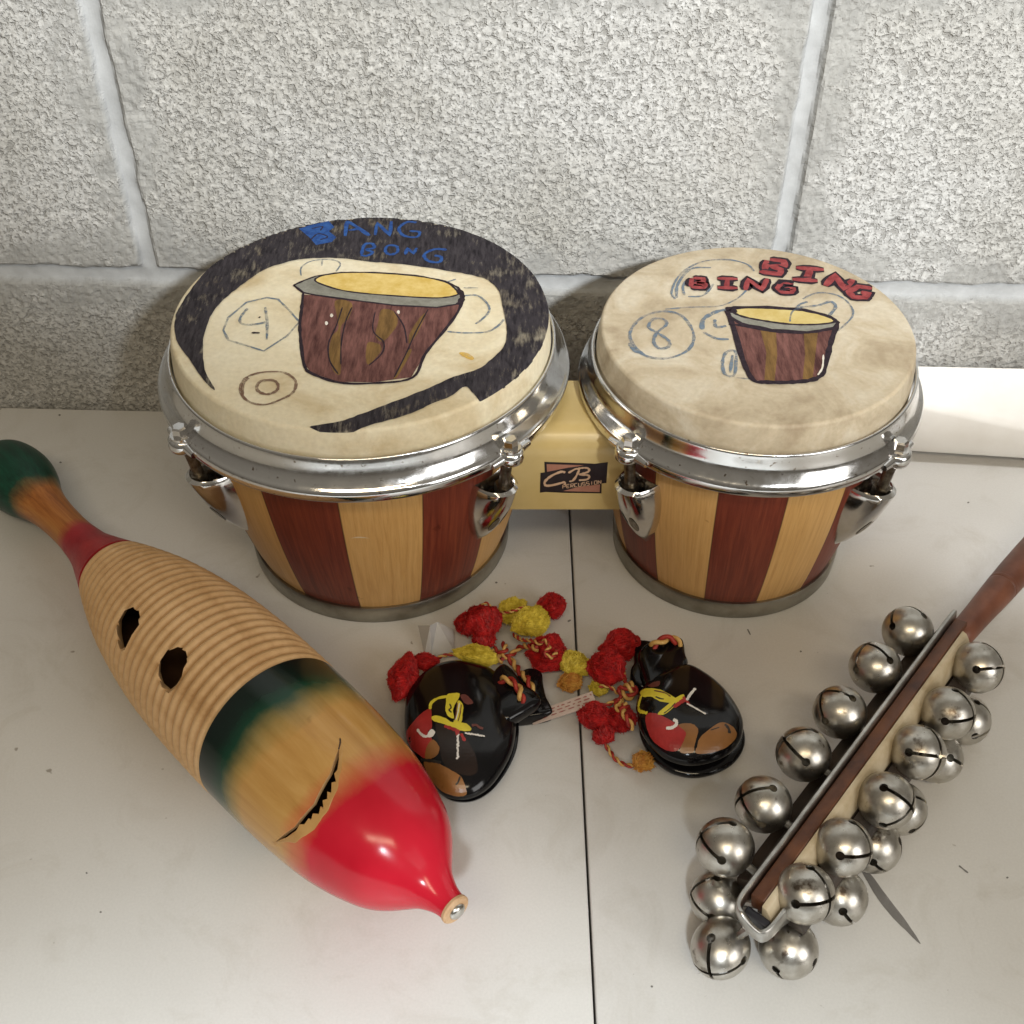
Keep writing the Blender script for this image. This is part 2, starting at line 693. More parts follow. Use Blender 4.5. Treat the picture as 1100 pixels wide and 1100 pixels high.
def board_quad(x, inset=0.0):
    t = (x - .238) / (.3052 - .238)
    yf = .5606 + (.5538 - .5606) * t + inset
    return yf, .0415 + (.029 - .0415) * t


rows = []
for x in np.linspace(.135, .42, 12):
    yf, zt = board_quad(x)
    zt = max(zt, .012)
    yb = WALL_Y + WALL_K * x - .004
    rows.append([(x, yf + .002, .0055), (x, yf, .009), (x, yf + .0006, zt - .0045), (x, yf + .0022, zt - .0018), (x, yf + .005, zt), (x, yb, .0475), (x, yb, .0055)])
vs = [p for r in rows for p in r]
fs = []
for i in range(len(rows) - 1):
    for k in range(7):
        k2 = (k + 1) % 7
        fs.append((i * 7 + k, (i + 1) * 7 + k, (i + 1) * 7 + k2, i * 7 + k2))
fs += [tuple(range(7)), tuple((len(rows) - 1) * 7 + k for k in range(6, -1, -1))]
bb.add(vs, fs)
bb.box((.28, .582, .0027), (.13, .012, .0027))
me = bb.mesh('foam_board', (.28, .58, 0))
bm = bmesh.new(); bm.from_mesh(me); bmesh.ops.recalc_face_normals(bm, faces=bm.faces); bm.to_mesh(me); bm.free()
board = link('foam_board', me, M['board_white'], (.28, .58, 0))
tag(board, 'white sloping board lying against the wall behind the smaller drum', 'board')

# ------------------------------------------------------------------ bongo drums
CL = Vector((-.073, .5005, 0))
CR = Vector((.118, .494, 0))
bongo = empty('bongo_drums', (.02, .497, 0), 'pair of striped wooden bongo drums with drawings on the skins, standing before the wall', 'bongos')


def ring(prof, c, name, mat, parent, seg=128, closed=True):
    vs, fs = lathe(prof, seg, closed=closed)
    b = MB()
    b.add(vs, fs)
    me = b.mesh(name)
    bm = bmesh.new(); bm.from_mesh(me); bmesh.ops.recalc_face_normals(bm, faces=bm.faces); bm.to_mesh(me); bm.free()
    return link(name, me, mat, c, parent)


def drum(c, r0, r1, rh, rf, zt, zh, ro, zo, mst, msk, lug_angles, labels):
    """r0 base, r1 shell top, rh head side, rf flat radius, zt head top, zh hoop inner top, ro/zo hoop lip"""
    ztop = zo - .002
    prof = [(r0 - .006, .001)]
    for i in range(13):
        t = i / 12
        prof.append((r0 + (r1 - r0) * (t ** .85) + .0016 * math.sin(PI * t), .0105 + (ztop - .0105) * t))
    prof += [(r1 - .006, ztop), (r0 - .006, .012)]
    sh = ring(prof, c, 'drum_shell', mst, bongo, 160)
    if labels:
        sh['label'] = labels
    ring([(r0 - .007, 0.0002), (r0 + .0012, 0.0002), (r0 + .0018, .001), (r0 + .0022, .0098), (r0 + .0016, .0112), (r0 - .001, .0113), (r0 - .007, .0113)], c, 'bottom_band', M['band'], bongo)
    # skin
    e = rh - rf
    kf = rh - .0028
    hp = [(0, zt + .0006), (rf * .5, zt + .0006), (rf * .8, zt + .0003), (kf, zt)]
    for i in range(1, 9):
        a = PI / 2 * i / 8
        hp.append((kf + (rh - .001 - kf) * math.sin(a), zt - .0022 * (1 - math.cos(a))))
    hp += [(rh - .0003, zt - .006), (rh, zt - .009), (rh + .0004, zh - .002), (rh + .0004, zh - .012), (rh - .004, zh - .012), (0, zt - .004)]
    hd = ring(hp, c, 'drum_head', msk, bongo, 160, closed=False)
    # hoop
    w = ro - rh
    hz = zh - zo
    hoop_p = [(rh + .0012, zh - .002), (rh + .0014, zh), (rh + .0022, zh + .0003), (rh + .0029, zh - .0008),
              (rh + w * .42, zo + hz * .62), (rh + w * .54, zo + hz * .40),
              (rh + w * .80, zo + hz * .16), (rh + w * .92, zo + .0012), (ro - .0002, zo + .0003), (ro + .0002, zo - .0012), (ro - .0002, zo - .0042), (ro - .0012, zo - .005),
              (ro - .003, zo - .0045), (rh + w * .3, zo - .003), (rh + .0012, zo - .003)]
    hpr = catmull([(a, b, 0) for a, b in hoop_p], 3, True)
    hoop = ring([(p.x, p.y) for p in hpr], c, 'hoop', M['chrome'], bongo, 192)
    # ears of the hoop where the tension bolts pass
    for a in lug_angles:
        lug(c, math.radians(a), r0, r1, ro, zo, ztop, hoop)
    return sh, hd, hoop


def lug(c, a, r0, r1, ro, zo, ztop, hoop):
    n = Vector((math.cos(a), math.sin(a), 0))
    t = Vector((-math.sin(a), math.cos(a), 0))
    up = Vector((0, 0, 1))
    z1 = zo - .0255       # lug mouth
    z0 = z1 - .046        # lug foot
    rs = lambda z: r0 + (r1 - r0) * (max(0, (z - .0105) / (ztop - .0105)) ** .85) + .0012
    b = MB()
    rows, K = [], 20
    for i in range(15):
        u = i / 14
        z = z0 + (z1 - z0) * u
        wdt = .0112 * (math.sin(PI * min(.66, u * .63 + .025)) ** .72)
        dep = .0155 * (u ** .85) + .0022 * math.sin(PI * u) + .001
        if u < .12:
            dep *= .55 + u * 3.7
        r = []
        for k in range(K + 1):
            q = PI * k / K
            r.append(c + n * (rs(z) - .002 + (dep + .002) * math.sin(q) ** .75) + t * (wdt * math.cos(q)) + up * z)
        rows.append(r)
    # rounded rim then the hollow cup going down inside
    rim = []
    for k in range(K + 1):
        q = PI * k / K
        rim.append(c + n * (rs(z1) - .001 + (.0165 - .0012) * math.sin(q) ** .75) + t * (.0094 * math.cos(q)) + up * (z1 + .0012))
    cup = []
    for k in range(K + 1):
        q = PI * k / K
        cup.append(c + n * (rs(z1) + .0005 + (.0165 - .0045) * math.sin(q) ** .75) + t * (.0078 * math.cos(q)) + up * (z1 - .001))
    cup2 = []
    for k in range(K + 1):
        q = PI * k / K
        cup2.append(c + n * (rs(z1) + .0005 + (.0165 - .006) * math.sin(q) ** .75) + t * (.0066 * math.cos(q)) + up * (z1 - .012))
    rows += [rim, cup, cup2]
    W = K + 1
    vs = [p for r in rows for p in r]
    fs = []
    for i in range(len(rows) - 1):
        for k in range(K):
            fs.append((i * W + k, i * W + k + 1, (i + 1) * W + k + 1, (i + 1) * W + k))
        fs.append((i * W + K, i * W, (i + 1) * W, (i + 1) * W + K))
    fs.append(tuple(range(W))[::-1])
    fs.append(tuple((len(rows) - 1) * W + k for k in range(W)))
    b.add(vs, fs)
    org = c + n * (r1 + .004) + up * z0
    me = b.mesh('lug', org)
    bm = bmesh.new(); bm.from_mesh(me); bmesh.ops.recalc_face_normals(bm, faces=bm.faces); bm.to_mesh(me); bm.free()
    L = link('lug', me, M['chrome_lug'], org, bongo, sharp=50)
    # slots of the lug: flat dark patches painted for the shade in them
    s = MB()
    for sx in (-.0032, .0032):
        rr = []
        zc = z0 + .0215
        for k in range(14):
            q = 2 * PI * k / 14
            zz = zc + .0062 * math.sin(q)
            u = (zz - z0) / (z1 - z0)
            dep = .0155 * (u ** .85) + .0022 * math.sin(PI * u) + .001
            tt = sx + .0021 * math.cos(q)
            wdt = .0112 * (math.sin(PI * min(.66, u * .63 + .025)) ** .72)
            qq = math.acos(max(-1, min(1, tt / wdt)))
            rr.append(c + n * (rs(zz) - .002 + (dep + .002) * math.sin(qq) ** .75 + .00025) + t * tt + up * zz)
        s.add(rr, [tuple(range(14))])
    s.build('lug_slot', M['bolt_dark'], L, org, flat=True)
    # ear of hoop, with its collar
    rb = ro - .0005
    pb = c + n * rb
    e = MB()
    v, f = lathe([(0, zo - .006), (.0050, zo - .006), (.0062, zo - .005), (.0066, zo - .003), (.0062, zo + .0004), (.0050, zo + .0013), (.0038, zo + .0016), (0, zo + .0016)], 28)
    e.add([Vector((p.x, p.y, 0)) + pb + up * p.z for p in v], f)
    # web from the ear down onto the hoop lip
    for sg in (-1, 1):
        e.tube([pb + t * sg * .0042 + up * (zo - .002), c + n * (ro - .0005) + t * sg * .012 + up * (zo - .0022)], [.0030, .0018], 10)
    e.build('hoop_ear', M['chrome'], hoop, pb + up * zo, sharp=60)
    # tension bolt
    g = MB()
    tilt = (c + n * (rs(z1) + .0075) + up * (z1 - .010)) - (pb + up * (zo + .002))
    p1 = pb + up * (zo + .0055)
    p0 = c + n * (rs(z1) + .0082) + up * (z1 - .011)
    g.tube([p0, p0 + (p1 - p0) * .5, p1], .0027, 14, 1)
    q0 = p0 + (p1 - p0) * .18
    g.tube([q0, q0 + (p1 - p0).normalized() * .006], .0044, 6, 1)
    dd = (p1 - p0).normalized()
    dd = (dd * .5 + up * .5).normalized()
    g.tube([pb + up * (zo + .0012), pb + up * (zo + .0026)], .0050, 20, 0)
    g.tube([pb + up * (zo + .0026), pb + up * (zo + .0066), pb + up * (zo + .0074)], [.0038, .0036, .0028], 6, 0)
    g.build('tension_bolt', [M['chrome_lug'], M['bolt_dark']], L, pb + up * zo, sharp=25)


shL, hdL, hoL = drum(CL, .0693, .0895, .0918, .087, .1455, .1320, .1016, .1178, M['staves_big'], M['skin_pale'], (-142, -44.5, 46, 138), 'larger drum shell of pale and dark red staves')
shR, hdR, hoR = drum(CR, .0597, .0735, .0763, .072, .1408, .1268, .0848, .1115, M['staves_small'], M['skin_tan'], (-139, -43.5, 44, 131), 'smaller drum shell of pale and dark red staves')

d = Decal(bvh_surf(shL))
M['scratch'] = two_tone('bare_wood_scratch', (.62, .48, .30), (.70, .58, .40), 200, .7)
d.stroke([(377, 578), (386, 577), (397, 578)], M['scratch'], .0009, taper=True)
d.build('scratch', shL)

# centre block joining the drums
b = MB()
yF, yB, zb, ztp = .4545, .4975, .058, .1065
prof = [(yF, zb)]
prof += [(yF, ztp - .014)]
for i in range(1, 9):
    a = PI / 2 * i / 8
    prof.append((yF + .012 * (1 - math.cos(a)), ztp - .014 + .014 * math.sin(a)))
prof += [(yB, ztp), (yB, zb)]
xs = (-.022, .079)
n_ = len(prof)
vs = [(x, y, z) for x in xs for y, z in prof]
fs = [(k, (k + 1) % n_, n_ + (k + 1) % n_, n_ + k) for k in range(n_)]
fs += [tuple(range(n_))[::-1], tuple(range(n_, 2 * n_))]
b.add(vs, fs)
me = b.mesh('centre_block', (.03, .495, zb))
bm = bmesh.new(); bm.from_mesh(me); bmesh.ops.recalc_face_normals(bm, faces=bm.faces); bm.to_mesh(me); bm.free()
block = link('centre_block', me, M['cream'], (.03, .495, zb), bongo, sharp=40)


def block_surf(px, py):
    dd = ray(px, py)
    return CAM + dd * (yF / dd.y), Vector((0, -1, 0))


M['badge_black'] = two_tone('badge_black', (.012, .008, .010), (.02, .015, .018), 200, .3)
M['badge_pink'] = two_tone('badge_pink', (.34, .15, .10), (.40, .19, .13), 150, .35)
M['badge_line'] = two_tone('badge_print', (.50, .32, .20), (.56, .38, .25), 150, .35)
q = Z(570, 485, 95 / 1100)
d = Decal(block_surf)
d.fill(q([(172, 128), (760, 150), (890, 165), (880, 520), (400, 510), (185, 500)]), M['badge_black'], False, 6)
d.fill(q([(198, 155), (700, 172), (470, 200), (205, 250)]), M['badge_pink'], False, 6)
d.fill(q([(400, 492), (600, 440), (862, 405), (858, 505)]), M['badge_pink'], False, 6)
d.fill(q([(120, 265), (300, 240), (700, 165), (962, 130), (942, 390), (600, 435), (350, 478), (115, 512)]), M['badge_black'], False, 6)
wl = .0011
d.stroke(q([(430, 260), (380, 250), (260, 300), (180, 370), (190, 420), (280, 415), (430, 375)]), M['badge_line'], wl * 1.2)
d.stroke(q([(430, 380), (425, 410)]), M['badge_line'], wl)
d.stroke(q([(470, 265), (560, 215), (600, 225), (580, 280), (530, 355), (480, 370)]), M['badge_line'], wl)
d.stroke(q([(560, 215), (660, 200), (720, 210), (715, 250), (610, 285), (700, 290), (730, 310), (700, 345), (600, 355)]), M['badge_line'], wl)


def letters(dec, txt, org, ex, ey, adv, m, w, glyphs):
    """pen-stroke lettering: org + u*ex + v*ey in picture coordinates"""
    x = 0
    for ch in txt:
        for st in glyphs.get(ch, []):
            dec.stroke([(org[0] + (x + u) * ex[0] + v * ey[0], org[1] + (x + u) * ex[1] + v * ey[1]) for u, v in st], m, w, smooth=False, wob=.05)
        x += adv


GL = {'P': [[(0, 1), (0, 0), (.7, 0), (.7, .5), (0, .5)]], 'E': [[(.7, 0), (0, 0), (0, 1), (.7, 1)], [(0, .5), (.6, .5)]],
      'R': [[(0, 1), (0, 0), (.7, 0), (.7, .5), (0, .5), (.7, 1)]], 'C': [[(.7, 0), (0, 0), (0, 1), (.7, 1)]],
      'U': [[(0, 0), (0, 1), (.7, 1), (.7, 0)]], 'S': [[(.7, 0), (0, 0), (0, .5), (.7, .5), (.7, 1), (0, 1)]],
      'I': [[(.35, 0), (.35, 1)]], 'O': [[(0, 0), (.7, 0), (.7, 1), (0, 1), (0, 0)]], 'N': [[(0, 1), (0, 0), (.7, 1), (.7, 0)]]}
letters(d, 'PERCUSSION', q([(400, 415)])[0], (4.15, -.55), (0, 3.7), 1.02, M['badge_line'], .00042, GL)
d.build('badge', block)


# ---- drawings on the skins
def head_surf(c, rh, rf, zt):
    def f(px, py):
        p = at(px, py, zt)
        v = p - c
        v.z = 0
        r = v.length
        k = rh - .0028
        rr = min(r, rh - .0012)
        if rr <= k:
            z = zt + .0006 * max(0, min(1, (k - rr) / (k * .35)))
            nn = Vector((0, 0, 1))
        else:
            s = (rr - k) / (rh - .001 - k)
            a = math.asin(min(1, s))
            z = zt - .0022 * (1 - math.cos(a))
            nn = (Vector((0, 0, 1)) * math.cos(a) + v.normalized() * math.sin(a)).normalized()
        u = v.normalized() * rr
        return Vector((c.x + u.x, c.y + u.y, z + .0001)), nn
    return f


sL = head_surf(CL, .0918, .087, .1455)
q1, q2, q3 = Z(310, 225, 250 / 1100), Z(180, 240, 240 / 1100), Z(400, 250, 220 / 1052)
d = Decal(sL)
outer = q2([(235, 822), (190, 790), (120, 690), (45, 575), (38, 470), (75, 390), (170, 260), (290, 150), (420, 75), (560, 28)])
outer += q1([(100, 45), (300, 15), (500, 20), (650, 42), (800, 92), (950, 150), (1065, 215), (1135, 275)])
outer += q3([(850, 250), (905, 380), (905, 470), (878, 600), (812, 690), (750, 765), (650, 820), (560, 860), (515, 825), (475, 795)])
outer += q3([(400, 845), (300, 885), (200, 932), (50, 975)]) + q2([(880, 1022), (700, 1005), (850, 978), (960, 940)])
outer += q3([(100, 878), (300, 800), (420, 745), (540, 708), (630, 640), (680, 580), (690, 500), (672, 400), (650, 310), (600, 255), (530, 230), (400, 205), (250, 183), (100, 165), (0, 158)])
outer += q2([(830, 178), (700, 180), (600, 195), (480, 235), (380, 300), (280, 380), (220, 450), (182, 550), (175, 650), (190, 740)])
d.layer = 25
d.fill(outer, M['crayon_black'], True, 2.5, .35)
for x0, y0, x1, y1 in ((870, 560, 876, 600), (840, 650, 865, 720), (770, 730, 776, 762), (815, 670, 822, 700), (700, 790, 706, 808)):
    d.stroke(q3([(x0, y0), ((x0 + x1) / 2 - 3, (y0 + y1) / 2), (x1, y1)]), M['crayon_black'], .0008)
d.build('black_border', hdL)

d = Decal(sL)
d.layer = 32
W = .0017
d.fill(q1([(50, 95), (100, 78), (190, 58), (216, 88), (190, 108), (226, 138), (205, 160), (130, 176), (100, 138)]), M['pen_blue'], False, 3)
d.stroke(q1([(105, 150), (140, 120), (185, 135), (150, 150)]), M['pen_black'], .0008)
d.stroke(q1([(110, 95), (160, 85), (150, 105)]), M['pen_black'], .0008)
d.stroke(q1([(268, 132), (276, 58)]), M['pen_blue'], W * 1.2, False)
d.stroke(q1([(276, 58), (330, 92), (382, 130)]), M['pen_blue'], W * 1.3, False)
d.stroke(q1([(285, 104), (342, 96)]), M['pen_blue'], W, False)
d.stroke(q1([(410, 128), (418, 66), (480, 130), (486, 60)]), M['pen_blue'], W * 1.2, False)
d.stroke(q1([(605, 66), (560, 64), (522, 95), (545, 130), (605, 137), (618, 112), (572, 108)]), M['pen_blue'], W)
d.stroke(q1([(345, 222), (360, 175), (395, 170), (405, 190), (370, 198), (398, 212), (370, 228), (342, 224)]), M['pen_blue'], W)
d.stroke(q1([(470, 180), (510, 182), (515, 210), (480, 222), (458, 205)]), M['pen_blue'], W, closed=True)
d.stroke(q1([(552, 222), (562, 192), (592, 218), (606, 190)]), M['pen_blue'], W, False)
d.stroke(q1([(748, 198), (690, 196), (642, 222), (660, 252), (712, 258), (722, 234), (690, 226)]), M['pen_blue'], W)
d.build('lettering', hdL)

d = Decal(sL)
body = q1([(72, 408), (62, 480), (56, 570), (62, 660), (76, 740), (110, 780), (240, 822), (400, 824), (580, 800), (645, 690), (740, 575), (800, 492), (815, 455), (700, 470), (500, 460), (300, 435), (130, 412)])
d.fill(body, M['fill_brown'], False, 4)
for pl in ([(220, 440), (300, 450), (285, 520), (250, 560), (246, 660), (246, 780), (212, 770), (192, 690), (205, 610), (238, 560)],
           [(440, 480), (500, 490), (516, 545), (480, 600), (440, 632), (412, 600), (425, 540)],
           [(372, 640), (425, 642), (440, 665), (420, 700), (372, 738)],
           [(620, 520), (650, 500), (610, 590), (570, 640), (575, 590)],
           [(560, 680), (580, 680), (520, 790), (500, 800)]):
    d.fill(q1(pl), M['fill_gold'], True, 4)
rim = q1([(25, 365), (75, 342), (130, 322), (250, 305), (400, 304), (600, 318), (740, 345), (800, 375), (828, 415), (815, 452), (700, 470), (500, 460), (300, 435), (130, 412), (70, 400)])
d.fill(rim, M['fill_grey'], False, 4)
mouth = q1([(125, 338), (220, 308), (400, 306), (620, 324), (740, 350), (790, 385), (798, 410), (700, 425), (500, 415), (300, 397), (190, 372)])
d.fill(mouth, M['fill_yellow'], True, 4)
L_ = .0012
d.stroke(rim, M['pen_black'], L_, False, True)
d.stroke(mouth, M['pen_black'], L_ * .9, True, True)
d.stroke(q1([(70, 402), (62, 480), (54, 560), (62, 660), (76, 745), (110, 782), (240, 825), (400, 828), (585, 802), (645, 692), (740, 575), (800, 492), (828, 420)]), M['pen_black'], L_ * 1.3)
d.stroke(q1([(800, 385), (822, 418), (805, 458)]), M['pen_black'], .003)
for st in ([(255, 470), (225, 560), (190, 640), (195, 720), (235, 785)], [(300, 470), (270, 540), (250, 640), (248, 740)], [(410, 490), (400, 580), (450, 635), (440, 690), (380, 745)], [(500, 490), (545, 560), (560, 640)], [(660, 480), (600, 590), (560, 680), (500, 800)]):
    d.stroke(q1(st), M['pen_black'], L_ * .55)
for x, y in ((205, 508), (520, 492), (180, 545)):
    d.fill(q1([(x - 8, y), (x, y - 9), (x + 7, y), (x, y + 10)]), M['dot_white'], True, 2)
d.build('drum_drawing', hdL)

d = Decal(sL)
d.layer = 2
pb_ = M['pencil_blue']
d.stroke(q2([(275, 530), (300, 470), (390, 395), (490, 372), (545, 380), (600, 435), (650, 492), (590, 560), (475, 635), (380, 605), (300, 580)]), pb_, .0011, False, True)
d.stroke(q2([(395, 425), (360, 470), (365, 500), (420, 505), (490, 492)]), pb_, .0014)
d.stroke(q2([(482, 420), (492, 490), (490, 580)]), pb_, .0015, False)
d.stroke(q2([(415, 545), (455, 546)]), M['pen_black'], .0014, False)
d.stroke(q2([(450, 468), (458, 470)]), M['pen_black'], .0014, False)
d.build('number_circle', hdL)
d = Decal(sL)
d.layer = 2
d.stroke(q1([(60, 320), (62, 280), (110, 250), (200, 243), (245, 262), (225, 300)]), pb_, .0009)
d.stroke(q1([(160, 245), (158, 272)]), pb_, .0009, False)
d.build('number_circle', hdL)
d = Decal(sL)
d.layer = 2
d.stroke(q3([(290, 330), (340, 280), (430, 245)]), pb_, .0009)
d.stroke(q3([(470, 290), (545, 290)]), pb_, .001, False)
d.stroke(q3([(475, 330), (540, 330), (590, 370), (600, 410), (560, 455), (530, 475)]), pb_, .0012)
d.stroke(q3([(385, 515), (480, 522), (590, 515), (650, 480), (675, 450)]), pb_, .0011)
d.build('number_circle', hdL)
d = Decal(sL)
d.fill(q3([(445, 625), (480, 622), (520, 645), (515, 658), (485, 652)]), M['stain_yellow'], True, 3)
d.build('yellow_stain', hdL)
d = Decal(sL)
d.layer = 2
pr_ = M['pencil_brown']
d.stroke(q2([(360, 830), (380, 770), (460, 740), (570, 740), (630, 780), (620, 835), (560, 870), (480, 895), (400, 880)]), pr_, .0013, True, True)
d.stroke(q2([(440, 810), (460, 782), (520, 778), (545, 800), (535, 830), (490, 845), (450, 832)]), pr_, .0015, True, True)
d.stroke(q2([(372, 850), (372, 800), (400, 765)]), pr_, .0012)
d.build('circled_zero', hdL)

sR = head_surf(CR, .0763, .072, .1408)
q4 = Z(660, 260, 300 / 1100)
d = Decal(sR)
d.stroke(q4([(65, 390), (70, 340), (120, 295), (200, 278), (270, 300), (312, 370), (290, 430), (210, 462), (120, 450)]), pb_, .0016, True, True)
d.stroke(q4([(60, 400), (80, 430), (110, 440)]), pb_, .0022)
d.stroke(q4([(165, 360), (135, 340), (150, 310), (190, 308), (205, 330), (165, 365), (155, 400), (180, 425), (215, 415), (210, 390), (165, 360)]), pb_, .0017)
d.build('number_circle', hdR)
d = Decal(sR)
d.stroke(q4([(240, 230), (225, 200), (260, 130), (340, 82), (440, 72), (520, 90), (550, 120)]), pb_, .0012)
d.stroke(q4([(245, 225), (250, 170), (300, 110), (380, 105)]), pb_, .0014)
d.stroke(q4([(290, 220), (350, 215), (390, 170)]), pb_, .0013)
d.stroke(q4([(275, 215), (270, 180), (290, 150)]), pb_, .0014)
d.stroke(q4([(200, 270), (300, 262), (410, 258), (480, 230), (520, 195)]), pb_, .001)
d.build('number_circle', hdR)
d = Decal(sR)
d.stroke(q4([(345, 350), (350, 310), (400, 280), (440, 272)]), pb_, .0022)
d.stroke(q4([(395, 310), (400, 340), (440, 335)]), pb_, .0018)
d.stroke(q4([(350, 360), (400, 385), (450, 388)]), pb_, .0016)
d.build('number_circle', hdR)
d = Decal(sR)
d.stroke(q4([(425, 480), (440, 440), (475, 435), (478, 480), (470, 530), (435, 525)]), pb_, .0015, True, True)
d.stroke(q4([(465, 450), (455, 520)]), pb_, .0015)
d.stroke(q4([(480, 540), (540, 545)]), pb_, .001)
d.build('number_circle', hdR)
d = Decal(sR)
d.stroke(q4([(740, 230), (800, 205), (880, 215), (930, 255), (935, 300), (880, 355)]), pb_, .0011)
d.stroke(q4([(690, 330), (720, 260), (760, 240)]), pb_, .0013)
d.stroke(q4([(730, 262), (800, 255), (850, 240), (870, 262), (840, 300)]), pb_, .0016)
d.stroke(q4([(520, 270), (560, 290), (570, 320)]), pb_, .0012)
d.build('number_circle', hdR)

d = Decal(sR)
d.layer = 4
body = q4([(448, 285), (470, 350), (505, 470), (545, 548), (600, 556), (700, 556), (790, 545), (825, 500), (850, 400), (872, 330), (760, 362), (600, 350), (500, 325)])
d.fill(body, M['fill_brown'], False, 4)
for pl in ([(575, 350), (635, 358), (640, 450), (630, 553), (590, 550), (598, 440)], [(745, 365), (800, 358), (790, 450), (780, 545), (740, 552), (750, 450)], [(520, 500), (550, 540), (540, 545), (510, 480)]):
    d.fill(q4(pl), M['fill_gold'], False, 4)
rim = q4([(440, 275), (470, 262), (600, 262), (750, 272), (850, 300), (880, 322), (865, 345), (760, 362), (620, 352), (500, 328), (452, 300)])
d.fill(rim, M['fill_grey'], False, 4)
mouth = q4([(462, 275), (500, 266), (600, 266), (740, 276), (840, 300), (866, 320), (800, 330), (700, 330), (600, 318), (500, 298)])
d.fill(mouth, M['fill_pale'], True, 4)
L_ = .0020
d.stroke(rim, M['pen_black'], L_, False, True)
d.stroke(mouth, M['pen_black'], L_ * .75, True, True)
d.stroke(q4([(445, 280), (470, 350), (505, 470), (545, 548), (600, 558), (700, 558), (790, 545), (825, 505), (852, 400), (878, 325)]), M['pen_black'], L_ * 1.3)
d.stroke(q4([(450, 330), (500, 335), (600, 355), (700, 364), (790, 360), (860, 345)]), M['pen_black'], L_ * .8)
d.stroke(q4([(440, 272), (460, 268), (470, 285)]), M['pen_black'], .0035)
d.stroke(q4([(822, 450), (818, 500), (800, 530)]), M['dot_white'], .0008)
d.stroke(q4([(690, 320), (700, 280), (740, 262)]), pb_, .001)
d.build('drum_drawing', hdR)

d = Decal(sR)
d.layer = 4


def word(strokes, wb, wr):
    for st in strokes:
        d.stroke(q4(st), M['pen_black'], wb, False, wob=.12)
    for st in strokes:
        d.stroke(q4(st), M['fill_red'], wr, False, wob=.12)


bing = [[(600, 75), (590, 120)], [(612, 72), (668, 78), (670, 98), (612, 100), (655, 112), (652, 132), (570, 122)],
        [(715, 105), (825, 112)], [(772, 110), (755, 155)], [(700, 152), (800, 158)],
        [(830, 178), (868, 132), (905, 190), (940, 150)],
        [(1015, 185), (960, 178), (922, 200), (940, 222), (985, 222), (1000, 205), (970, 203)]]
word(bing, .0070, .0036)
bong2 = [[(305, 148), (300, 182)], [(310, 148), (350, 150), (348, 166), (315, 166), (358, 172), (352, 186), (300, 184)],
         [(405, 150), (485, 152)], [(445, 152), (440, 186)], [(405, 186), (485, 188)],
         [(515, 196), (525, 152), (580, 195), (602, 150)],
         [(705, 170), (660, 165), (640, 188), (660, 205), (698, 206), (705, 190), (672, 190)]]
word(bong2, .0060, .0026)
d.stroke(q4([(640, 170), (670, 160), (705, 168)]), M['pen_black'], .0022)
d.stroke(q4([(650, 195), (690, 190)]), M['pen_black'], .0018)
d.build('lettering', hdR)

# ------------------------------------------------------------------ fish guiro
GA = at(27, 522, .022)
GB = at(490, 978, .046)
GD = (GB - GA).normalized()
GLEN = (GB - GA).length
gy = Vector((0, 0, 1)).cross(GD).normalized()
gz = GD.cross(gy)
GR = Matrix((GD, gy, gz)).transposed().to_quaternion()
K_S = GLEN / .37048
guiro = empty('fish_guiro', (GA.x * .45 + GB.x * .55, GA.y * .45 + GB.y * .55, 0), 'fish shaped wooden guiro with ridged body, green band and red snout', 'guiro')


def profile(pts, step):
    pp = catmull([(s * K_S, r, 0) for s, r in pts], 24)
    return pp


rows_pts = [(-0.037, 0), (-0.0365, 0.006), (-0.034, 0.0115), (-0.027, 0.0162), (-0.016, 0.0188), (-0.004, 0.0192), (0.007, 0.017), (0.0165, 0.0136), (0.026, 0.0114), (0.036, 0.0103), (0.047, 0.0098), (0.058, 0.0098), (0.067, 0.0105), (0.078, 0.012), (0.089, 0.0152), (0.1, 0.0187), (0.118, 0.0246), (0.142, 0.0308), (0.173, 0.0357), (0.2, 0.0376), (0.225, 0.038), (0.247, 0.0377), (0.268, 0.037), (0.288, 0.0357), (0.306, 0.0337), (0.319, 0.0311), (0.331, 0.0275), (0.3386, 0.0243), (0.345, 0.02), (0.351, 0.0148), (0.357, 0.0098), (0.364, 0.0066), (0.3695, 0.0058)]
pp = catmull([(s, r, 0) for s, r in rows_pts], 20)
ss = np.array([p.x for p in pp])
rr_ = np.array([max(0, p.y) for p in pp])
R_of = lambda s: float(np.interp(s, ss, rr_))
S0, S1 = .1020, .2462
GX = lambda s: s * K_S


